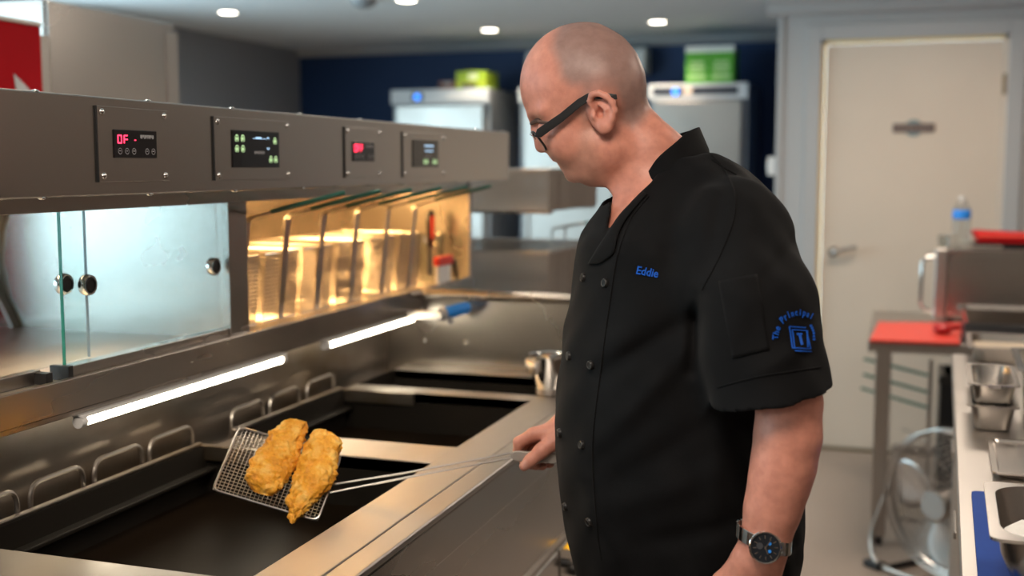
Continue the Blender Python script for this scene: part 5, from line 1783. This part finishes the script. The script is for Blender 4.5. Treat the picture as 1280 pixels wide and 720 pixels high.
def lapel_strip(left, right, n, off, name, lift=0.0):
    L, R = spl(left, n), spl(right, n)
    vs, fs = [], []
    m_ = 7
    last = None
    for i in range(n):
        for j in range(m_):
            u = j / (m_ - 1)
            x, y = L[i] * (1 - u) + R[i] * u
            h_, n_ = jhit(x, y)
            if h_ is None:
                h_, n_ = last if last else (Vector(tuple(loc(x, y, .02))), Vector((0.5, 0.8, 0.2)))
            last = (h_, n_)
            vs.append(tuple(h_ + n_ * (off + lift * math.sin(PI * u) * math.sin(PI * i / (n - 1)))))
    for i in range(n - 1):
        for j in range(m_ - 1):
            k = i * m_ + j
            fs.append((k, k + 1, k + m_ + 1, k + m_))
    o = MB().add(vs, fs).build(name, LAP, jacket, smooth='all', local=True)
    s_ = o.modifiers.new('solidify', 'SOLIDIFY'); s_.thickness = 0.003; s_.offset = -1
    sm = o.modifiers.new('smooth', 'SMOOTH'); sm.iterations = 6; sm.factor = 0.5
    return o


lapel_strip([(806, 240), (786, 258), (772, 274), (763, 289), (752, 303), (742, 318), (735, 331)], [(811, 243), (800, 256), (786, 274), (777, 290), (773, 305), (769, 319), (750, 331)], 26, 0.0035, 'lapel', 0.004)

# buttons
BTN = mat('black_button', (0.012, 0.011, 0.011), 0.4, spec=0.3)
BTD = mat('button_rim_grey', (0.04, 0.035, 0.03), 0.45)
for (x, y) in ((757, 354), (739, 456), (728, 556), (737, 652), (730, 347), (712, 445), (700.5, 541), (707.5, 633)):
    h_, n_ = jhit(x, y)
    if h_ is None:
        h_, n_ = jhit(x + 4, y)
    if h_ is None: continue
    b_ = MB().tube([h_ - n_ * 0.002, h_ + n_ * 0.003, h_ + n_ * 0.0042], [0.0068, 0.0068, 0.0058], 20).build('button', BTN, jacket, smooth=True, local=True)
    e1 = n_.orthogonal().normalized(); e2 = n_.cross(e1)
    MB().tube([h_ + n_ * 0.0042 + (e1 * math.cos(a_) + e2 * math.sin(a_)) * 0.005 for a_ in np.linspace(0, 2 * PI, 21)[:-1]], 0.0008, 5, closed=True).build('button_rim', BTD, jacket, smooth=True, local=True)
# sleeve pen pocket and seams
jsheet('sleeve_pocket', [(899, 352), (946, 343), (962, 437), (916, 448)], 12, 20, 0.0022, CLOTH, jacket)


def seam(pts, r_=0.0011, off=0.0006, name='seam'):
    P = []
    for x, y in spl(pts, max(8, len(pts) * 6)):
        h_, n_ = jhit(x, y)
        if h_ is not None and (not P or (Vector(P[-1]) - h_).length < 0.03):
            P.append(tuple(h_ + n_ * off))
    if len(P) > 3:
        MB().tube(P, r_, 5).build(name, LAP, jacket, smooth=True, local=True)


seam([(889, 194), (905, 212), (918, 240), (917, 275), (900, 320), (878, 362)])
seam([(897, 484), (952, 470), (1026, 459)])
seam([(890, 200), (915, 216), (945, 231), (968, 245)])
seam([(899, 360), (947, 351)])
seam([(811, 246), (790, 272), (778, 300), (772, 322)])
# front edge of the overlap
seam([(772, 318), (765, 360), (752, 456), (741, 556), (746, 652), (752, 700)], 0.0014)


# embroidery laid on the cloth
BLUETH = mat('blue_thread', (0.006, 0.075, 0.40), 0.6, spec=0.2)


def embroider(name, items, parent, off=0.0015):
    mb = MB()
    for vs, fs, fmap in items:
        out = []
        bad = False
        for v_ in vs:
            x, y = fmap(v_[0], v_[1])
            h_, n_ = jhit(x, y)
            if h_ is None: bad = True; break
            out.append(tuple(h_ + n_ * off))
        if not bad: mb.add(out, fs)
    o = mb.build(name, BLUETH, parent, local=True)
    s_ = o.modifiers.new('solidify', 'SOLIDIFY'); s_.thickness = 0.0008; s_.offset = 1
    return o


def xf(ox, oy, ux, uy, vx, vy): return lambda u, v: (ox + u * ux + v * vx, oy + u * uy + v * vy)


vs, fs = text_mesh('Eddie', 1.0, 0.12, 0.018)
w_ = max(v[0] for v in vs)
embroider('name_embroidery', [(vs, fs, xf(795.2, 342.0, 27.5 / w_, 5.2 / w_, 1.6, -14.2))], jacket)['label'] = 'blue embroidered name'
items = []
# arc lettering
word = 'The Principal'
C_ = (998, 424)
R0, R1 = 30.0, 30.0
angs = np.linspace(176, 58, len(word))
for ch, an in zip(word, angs):
    if ch == ' ': continue
    vs, fs = text_mesh(ch, 1.0, 0, 0.022, 'CENTER')
    t_ = an * D2R
    rx, ry = 26.0, 30.0
    ox, oy = C_[0] + rx * math.cos(t_), C_[1] - ry * math.sin(t_)
    sz = 13.0 if an > 110 else 11.0
    ux, uy = math.sin(t_) * sz * 0.62, math.cos(t_) * sz * 0.8
    vx, vy = math.cos(t_) * sz * 0.75, -math.sin(t_) * sz
    items.append((vs, fs, xf(ox, oy, ux, uy, vx, vy)))
for an in (44, 36, 28, 20, 12, 4):            # the last word is too small to read: stitches only
    t_ = an * D2R
    ox, oy = C_[0] + 17 * math.cos(t_) + 2, C_[1] - 27 * math.sin(t_) + 2
    items.append(([(-1.2, -1.4, 0), (1.2, -1.4, 0), (1.2, 1.2, 0), (-1.2, 1.2, 0)], [(0, 1, 2, 3)], (lambda ox, oy: (lambda u, v: (ox + u, oy - v)))(ox, oy)))


def stroke(pa, pb, w_):
    (xa, ya_), (xb, yb_) = pa, pb
    L = math.hypot(xb - xa, yb_ - ya_); nx, ny = -(yb_ - ya_) / L * w_ / 2, (xb - xa) / L * w_ / 2
    vs, fs = [], []
    for i in range(7):
        t = i / 6
        vs += [(xa + (xb - xa) * t + nx, ya_ + (yb_ - ya_) * t + ny, 0), (xa + (xb - xa) * t - nx, ya_ + (yb_ - ya_) * t - ny, 0)]
    for i in range(6): fs.append((2 * i, 2 * i + 1, 2 * i + 3, 2 * i + 2))
    items.append((vs, fs, lambda u, v: (u, v)))


sc = 80 / 823
ep = lambda x, y: (955 + x * sc, 380 + y * sc)
for a_, b_ in (((315, 290), (525, 305)), ((350, 330), (540, 345)), ((315, 290), (360, 570)), ((352, 330), (388, 575)), ((360, 572), (585, 575)), ((390, 605), (595, 610)), ((535, 345), (585, 575)), ((545, 345), (550, 560))):
    stroke(ep(*a_), ep(*b_), 1.3)
stroke(ep(412, 390), ep(480, 390), 2.6)
stroke(ep(447, 390), ep(478, 530), 2.8)
embroider('emblem_embroidery', items, jacket, 0.0015)['label'] = 'blue embroidered letter emblem with arched lettering'

# ---------------------------------------------------------------- trousers and shoes
tr_ = Sdf()
tr_.func((0, 0, .8), 9, lambda P: smax(loft(P, -0.012), np.maximum(P[:, 2] - 0.86, 0.735 - P[:, 2]), 0.03), 0)
for s in (-1, 1):
    tr_.chain([(*tor(0, s * .095, .80), .112), (*tor(.01, s * .105, .50), .085), (*tor(-.01, s * .112, .10), .072)], 0.03)
tr_.func((0, 0, .1), 9, lambda P: 0.06 - P[:, 2], 0.004, 'i')
VT, QT = sdf_mesh(tr_, (-.24, -.26, .03), (.22, .26, .90), 0.007)
np_mesh('trousers', VT, QT, mat('black_trouser_cloth', (0.012, 0.012, 0.013), 0.85, spec=0.25), person)
for s in (-1, 1):
    sh = Sdf()
    sh.chain([(*tor(-.055, s * .112, .045), .045), (*tor(.05, s * .118, .042), .044), (*tor(.15, s * .128, .034), .038)], 0.02)
    sh.cone(tor(-.02, s * .112, .05), tor(-.02, s * .112, .10), .05, .05, 0.02)
    sh.func((0, 0, 0), 9, lambda P: 0.012 - P[:, 2], 0.004, 'i')
    V_, Q_ = sdf_mesh(sh, (-.16, s * .12 - .12, -0.02), (.24, s * .12 + .14, .17), 0.006)
    so = np_mesh('shoe', V_, Q_, mat('black_leather', (0.012, 0.011, 0.011), 0.35), person)
    a_, b_ = tor(-.055, s * .112, 0), tor(.15, s * .128, 0)
    m = MB()
    d_ = (b_ - a_) / np.linalg.norm(b_ - a_); n_ = v3(-d_[1], d_[0], 0)
    ol = [a_ + (n_ * math.cos(t) - d_ * math.sin(t)) * .044 for t in np.linspace(0, PI, 9)] + [b_ + (-n_ * math.cos(t) + d_ * math.sin(t)) * .038 for t in np.linspace(0, PI, 9)]
    m.extrude([tuple(p) for p in ol], (0, 0, 0.015)).build('sole', BLACKPL, so, local=True)

# ---------------------------------------------------------------- eyebrows and eyes
BROW = mat('eyebrow_hair', (0.10, 0.055, 0.04), 0.8)
BT = BVHTree.FromPolygons([tuple(v) for v in VB], [tuple(q) for q in QB.tolist()])
for s in (-1, 1):
    P = []
    for (a_, b_, z_) in [loc(663, 155, .012), loc(672, 151, .026), loc(682, 150.5, .040), loc(693, 153, .050)]:
        h_ = BT.find_nearest(Vector((a_, s * b_, z_)))
        P.append(h_[0] + h_[1] * 0.0008)
    P = [tuple(p) for p in spl(P, 10)]
    MB().tube(P, [.0024, .0034, .0040, .0042, .0040, .0037, .0033, .0027, .002, .001], 8).build('eyebrow', BROW, person, smooth=True, local=True)

# ---------------------------------------------------------------- glasses
gl = bpy.data.objects.new('glasses', None); gl.empty_display_size = 0.02; COL.objects.link(gl); gl.parent = person
gl['label'] = 'black framed glasses'
BLKF = mat('black_frame', (0.012, 0.012, 0.013), 0.28)
tpoly = [(668, 171), (671, 161.5), (700, 142), (722, 124.5), (735, 117), (750, 115.5), (771, 118.5), (772, 125), (757, 124), (741, 125), (727, 133), (704, 152), (676, 172)]
for s in (-1, 1):
    def tb(x): return 0.0705 + 0.0115 * max(0, min(1, (x - 670) / 70))
    vs = []
    for dx in (0, .0035):
        for x, y in tpoly:
            q = loc(x, y, .074); vs.append((q[0], s * (tb(x) + dx), q[2]))
    n = len(tpoly)
    fs = [tuple(range(n)), tuple(range(2 * n - 1, n - 1, -1))] + [(i, (i + 1) % n, n + (i + 1) % n, n + i) for i in range(n)]
    tm = MB().add(vs, fs).build('temple_arm', BLKF, gl, local=True, bevel=0.0008)
    q = loc(679.5, 165.5, .074)
    MB().box(q[0] - .002, q[0] + .002, s * .0746, s * .0752, q[2] - .002, q[2] + .002).build('red_mark', REDPL, gl, local=True)
tv = np.array([-.60, 0, -.80])            # down along the tilted front
for s in (-1, 1):
    cen = v3(.2175, s * .034, 1.4885)

    def fp_(u, v):        # u outward, v down
        b_ = s * (.034 + u)
        return tuple(v3(cen[0] - 2.2 * max(0, abs(b_) - .02) ** 2 * 2, b_, cen[2]) + tv * v)
    out = [fp_(x, y) for x, y in rrect(.026, .0165, .010, 4)]
    MB().tube(out, .0018, 8, closed=True).build('rim', BLKF, gl, local=True, smooth=True)
    lens = MB().add(out, [tuple(range(len(out)))]).build('lens', TGLASS, gl, local=True)
    MB().tube([fp_(.026, -.010), fp_(.034, -.012), (.2145, s * .0725, 1.4995)], .0022, 8).build('hinge', BLKF, gl, local=True, smooth=True)
MB().tube([(.2260, -.009, 1.4975), (.2305, 0, 1.500), (.2260, .009, 1.4975)], .0022, 8).build('bridge', CHROME, gl, local=True, smooth=True)
for s in (-1, 1):
    MB().tube([(.2255, s * .009, 1.4965), (.2215, s * .0095, 1.4905)], .0012, 6).build('nose_pad_wire', CHROME, gl, local=True)

# ---------------------------------------------------------------- wrist watch
wt = bpy.data.objects.new('wristwatch', None); wt.empty_display_size = 0.02; COL.objects.link(wt); wt.parent = person
wt['label'] = 'steel wristwatch with black dial'
wc = v3(-.1085, .2605, .9555)
ax = Vector((.045, .008, -1)).normalized(); 
e1 = Vector((1, 0, .28)); e1 = (e1).normalized()
e2 = Vector((0, 1, 0.0))
NL = 26
for i in range(NL):
    an = 2 * PI * i / NL
    if abs(((an - PI / 2 + PI) % (2 * PI)) - PI) < 0.50: continue
    def wp(an, r): return Vector(tuple(wc)) + e1 * (.0355 + r) * math.cos(an) + e2 * (.0335 + r) * math.sin(an)
    a0, a1 = an - PI / NL * 0.86, an + PI / NL * 0.86
    hw = ax * .0095
    bq = [wp(a0, 0) - hw, wp(a1, 0) - hw, wp(a1, 0) + hw, wp(a0, 0) + hw]
    tq = [wp(a0, .0028) - hw, wp(a1, .0028) - hw, wp(a1, .0028) + hw, wp(a0, .0028) + hw]
    MB().hexa(bq, tq).build('band_link', STEELV if i % 2 else CHROME, wt, bevel=0.0006, local=True)
hc = Vector(tuple(loc(956.5, 684, .2605 + .036)))
nw = Vector((.05, 1, .18)).normalized()
case = MB().tube([hc - nw * .006, hc + nw * .002, hc + nw * .004], [.0205, .0215, .0198], 40).build('case', CHROME, wt, smooth=True, local=True)
MB().tube([hc + nw * .0038, hc + nw * .0043], [.0188, .0188], 40).build('dial', mat('watch_dial', (0.012, 0.014, 0.018), 0.25), wt, local=True)
MB().tube([hc + nw * .0042 + (e1 * math.cos(a_) + nw.cross(e1).normalized() * math.sin(a_)) * .0198 for a_ in np.linspace(0, 2 * PI, 41)[:-1]], .0012, 6, closed=True).build('bezel', CHROME, wt, smooth=True, local=True)
fx, fy = e1 - nw * e1.dot(nw), None
fx.normalize(); fy = nw.cross(fx)


def dmark(r0, r1, an, w_, m_, name, hgt=.0046):
    d_ = fx * math.cos(an) + fy * math.sin(an); s_ = nw.cross(d_) * w_
    c0 = hc + nw * hgt
    MB().extrude([c0 + d_ * r0 + s_, c0 + d_ * r1 + s_, c0 + d_ * r1 - s_, c0 + d_ * r0 - s_], nw * .0005).build(name, m_, wt, local=True)


for k in range(12):
    dmark(.0115, .0160, 2 * PI * k / 12 + 0.3, .0006, CHROME, 'hour_marker')
dmark(-.002, .009, 2.2, .0007, CHROME, 'hour_hand', .005)
dmark(-.002, .013, 4.4, .0005, CHROME, 'minute_hand', .0054)
for (u_, v_, c_) in ((.0075, 0, mat('subdial_grey', (0.05, 0.05, 0.055), 0.3)), (-.004, -.0065, BRIGHTBLUE), (-.0065, .003, BRIGHTBLUE)):
    p_ = hc + fx * u_ + fy * v_ + nw * .0044
    r_ = .0042 if c_ is not BRIGHTBLUE else .0022
    MB().tube([p_, p_ + nw * .0003], [r_, r_], 18).build('subdial', c_, wt, local=True)
MB().tube([hc - fy * 0 + fx * -.0195, hc + fx * -.0225], .002, 10).build('crown', CHROME, wt, local=True)

# ================================================================ SKIMMER with two pieces of battered fish
def L3(x, y, b): return lo2w(loc(x, y, b))


A_, B_, C_ = L3(300, 534, -.11), L3(266, 612, -.02), L3(397, 651, 0.0)
D_ = A_ + C_ - B_
sk = thing('wire_skimmer', 'rectangular wire mesh skimmer with long handle held over the pan', 'skimmer', tuple((A_ + C_) / 2))
m = MB()
wire_grid(m, A_, D_ - A_, B_ - A_, 26, 21, 0.0007)
m.build('mesh', WIRE, sk, stuff=True)
MB().tube(round_path([(A_ + D_) / 2, D_, C_, B_, A_, (A_ + D_) / 2 - (D_ - A_) * 0.002], 0.012), 0.0022, 8).build('frame', WIRE, sk, smooth=True)
E1, E2 = (D_ - A_), (B_ - A_)
NB = E2.cross(E1).normalized()
if NB.z < 0: NB = -NB
G0 = lo2w(v3(.274, -.1085, .9645)); G1 = lo2w(v3(.135, -.1150, .9560))
for s in (-1, 1):
    side = (C_ - D_).normalized() * s
    mid = (C_ + D_) / 2
    MB().tube([mid + side * 0.010 - (E1.normalized()) * 0.03 - NB * 0.0034, mid + side * 0.008 - NB * 0.0034, mid * 0.6 + G0 * 0.4 + side * 0.005 + Vector((0, 0, -0.002)), G0 + Vector((0, 0, 0.004 * -s))], 0.0022, 8).build('handle_wire', WIRE, sk, smooth=True)
gd = (G1 - G0).normalized()
gs = Vector((0, 0, 1)).cross(gd).normalized(); gu = gd.cross(gs)
m = MB()
ol = []
for t, hw in ((0, .004), (.006, .0075), (.014, .0088), (.072, .0088), (.082, .006)):
    ol.append((t, hw))
poly = [G0 + gd * t + gu * hw for t, hw in ol] + [G0 + gd * t - gu * hw for t, hw in reversed(ol)]
poly = [p - gs * 0.0035 for p in poly]
m.extrude(poly, gs * 0.007).build('grip', mat('grey_grip', (0.33, 0.30, 0.27), 0.5, 0.3), sk, bevel=0.0015)

BAT = mat('golden_batter', (0.62, 0.27, 0.035), 0.5, spec=0.45, bump=0.5, bscale=130)
nt = BAT.node_tree
tcn = nt.nodes.new('ShaderNodeTexCoord')
nz_ = nt.nodes.new('ShaderNodeTexNoise'); nz_.inputs['Scale'].default_value = 34; nz_.inputs['Detail'].default_value = 7; nz_.inputs['Roughness'].default_value = 0.62
nt.links.new(tcn.outputs['Object'], nz_.inputs['Vector'])
cr_ = nt.nodes.new('ShaderNodeValToRGB')
cr_.color_ramp.elements[0].position = 0.30; cr_.color_ramp.elements[0].color = (0.56, 0.19, 0.015, 1)
cr_.color_ramp.elements[1].position = 0.72; cr_.color_ramp.elements[1].color = (0.97, 0.62, 0.16, 1)
e_ = cr_.color_ramp.elements.new(0.5); e_.color = (0.88, 0.39, 0.032, 1)
nt.links.new(nz_.outputs['Fac'], cr_.inputs[0])
nt.links.new(cr_.outputs[0], nt.nodes['Principled BSDF'].inputs['Base Color'])
nt.nodes['Principled BSDF'].inputs['Subsurface Weight'].default_value = 0.1
nt.nodes['Principled BSDF'].inputs['Subsurface Radius'].default_value = (0.006, 0.003, 0.001)


def on_blade(x, y, lift):
    """pixel -> point on the plane lying `lift` above the mesh"""
    o = A_ + NB * lift
    d = ray(x, y)
    return CAMP + d * ((o - CAMP).dot(NB) / d.dot(NB))


def fish(label, top, bot, wpx, prof, seed, thick):
    lift = thick * 0.62 + 0.0015
    T, B = on_blade(*top, lift), on_blade(*bot, lift)
    ax_ = B - T; L = ax_.length; ax_ = ax_ / L
    sd = NB.cross(ax_).normalized()
    dep = (T - CAMP).dot(_f)
    hw = wpx / FPX * dep / 2
    nu, nv = 90, 64
    vs, fs = [], []
    for i in range(nu + 1):
        t = i / nu
        w_ = np.interp(t, [p[0] for p in prof], [p[1] for p in prof]) * hw
        off = np.interp(t, [p[0] for p in prof], [p[2] for p in prof]) * hw
        endr = math.sqrt(max(0, 1 - (2 * t - 1) ** 6))
        for j in range(nv):
            an = 2 * PI * j / nv
            c_, s_ = math.cos(an), math.sin(an)
            th = thick * (0.55 + 0.45 * w_ / hw) * endr
            p = T + ax_ * (L * t) + sd * (off + w_ * (abs(c_) ** 0.85) * (1 if c_ > 0 else -1)) + NB * (th * 0.62 * s_ if s_ < 0 else th * s_)
            q = p * 1.0
            nrm = (sd * c_ + NB * s_).normalized()
            n1 = mnoise.fractal(Vector((q.x * 45 + seed, q.y * 45, q.z * 45)), 0.9, 2.1, 5)
            n2 = mnoise.noise(Vector((q.x * 190 + seed, q.y * 190, q.z * 190)))
            n3 = mnoise.noise(Vector((q.x * 420, q.y * 420 + seed, q.z * 420)))
            amp = 0.0062 * n1 + 0.0034 * n2 + 0.0015 * n3
            if s_ < -0.3: amp *= 0.2
            vs.append(p + nrm * amp)
    for i in range(nu):
        for j in range(nv):
            l = (j + 1) % nv
            fs.append((i * nv + j, i * nv + l, (i + 1) * nv + l, (i + 1) * nv + j))
    fs.append(tuple(range(nv - 1, -1, -1))); fs.append(tuple(nu * nv + j for j in range(nv)))
    o = MB().add(vs, fs).build('battered_fish', BAT, smooth='all')
    tag(o, label, 'fish', 'battered fish on the skimmer')


fish('broad golden battered fish with blunt ends on the skimmer mesh', (370, 524), (324, 617), 53,
     [(0, .35, .25), (.06, .62, .15), (.2, .78, .02), (.45, .92, 0), (.7, .98, 0), (.88, .86, .02), (.96, .6, .05), (1, .32, .05)], 3.1, 0.021)
fish('tapering golden battered fish with pointed tail end on the skimmer mesh', (411, 539), (370, 655), 51,
     [(0, .35, -.2), (.05, .66, -.1), (.16, .92, 0), (.35, .98, .02), (.55, .92, .04), (.72, .74, -.05), (.85, .46, -.2), (.95, .24, -.25), (1, .12, -.2)], 11.7, 0.020)
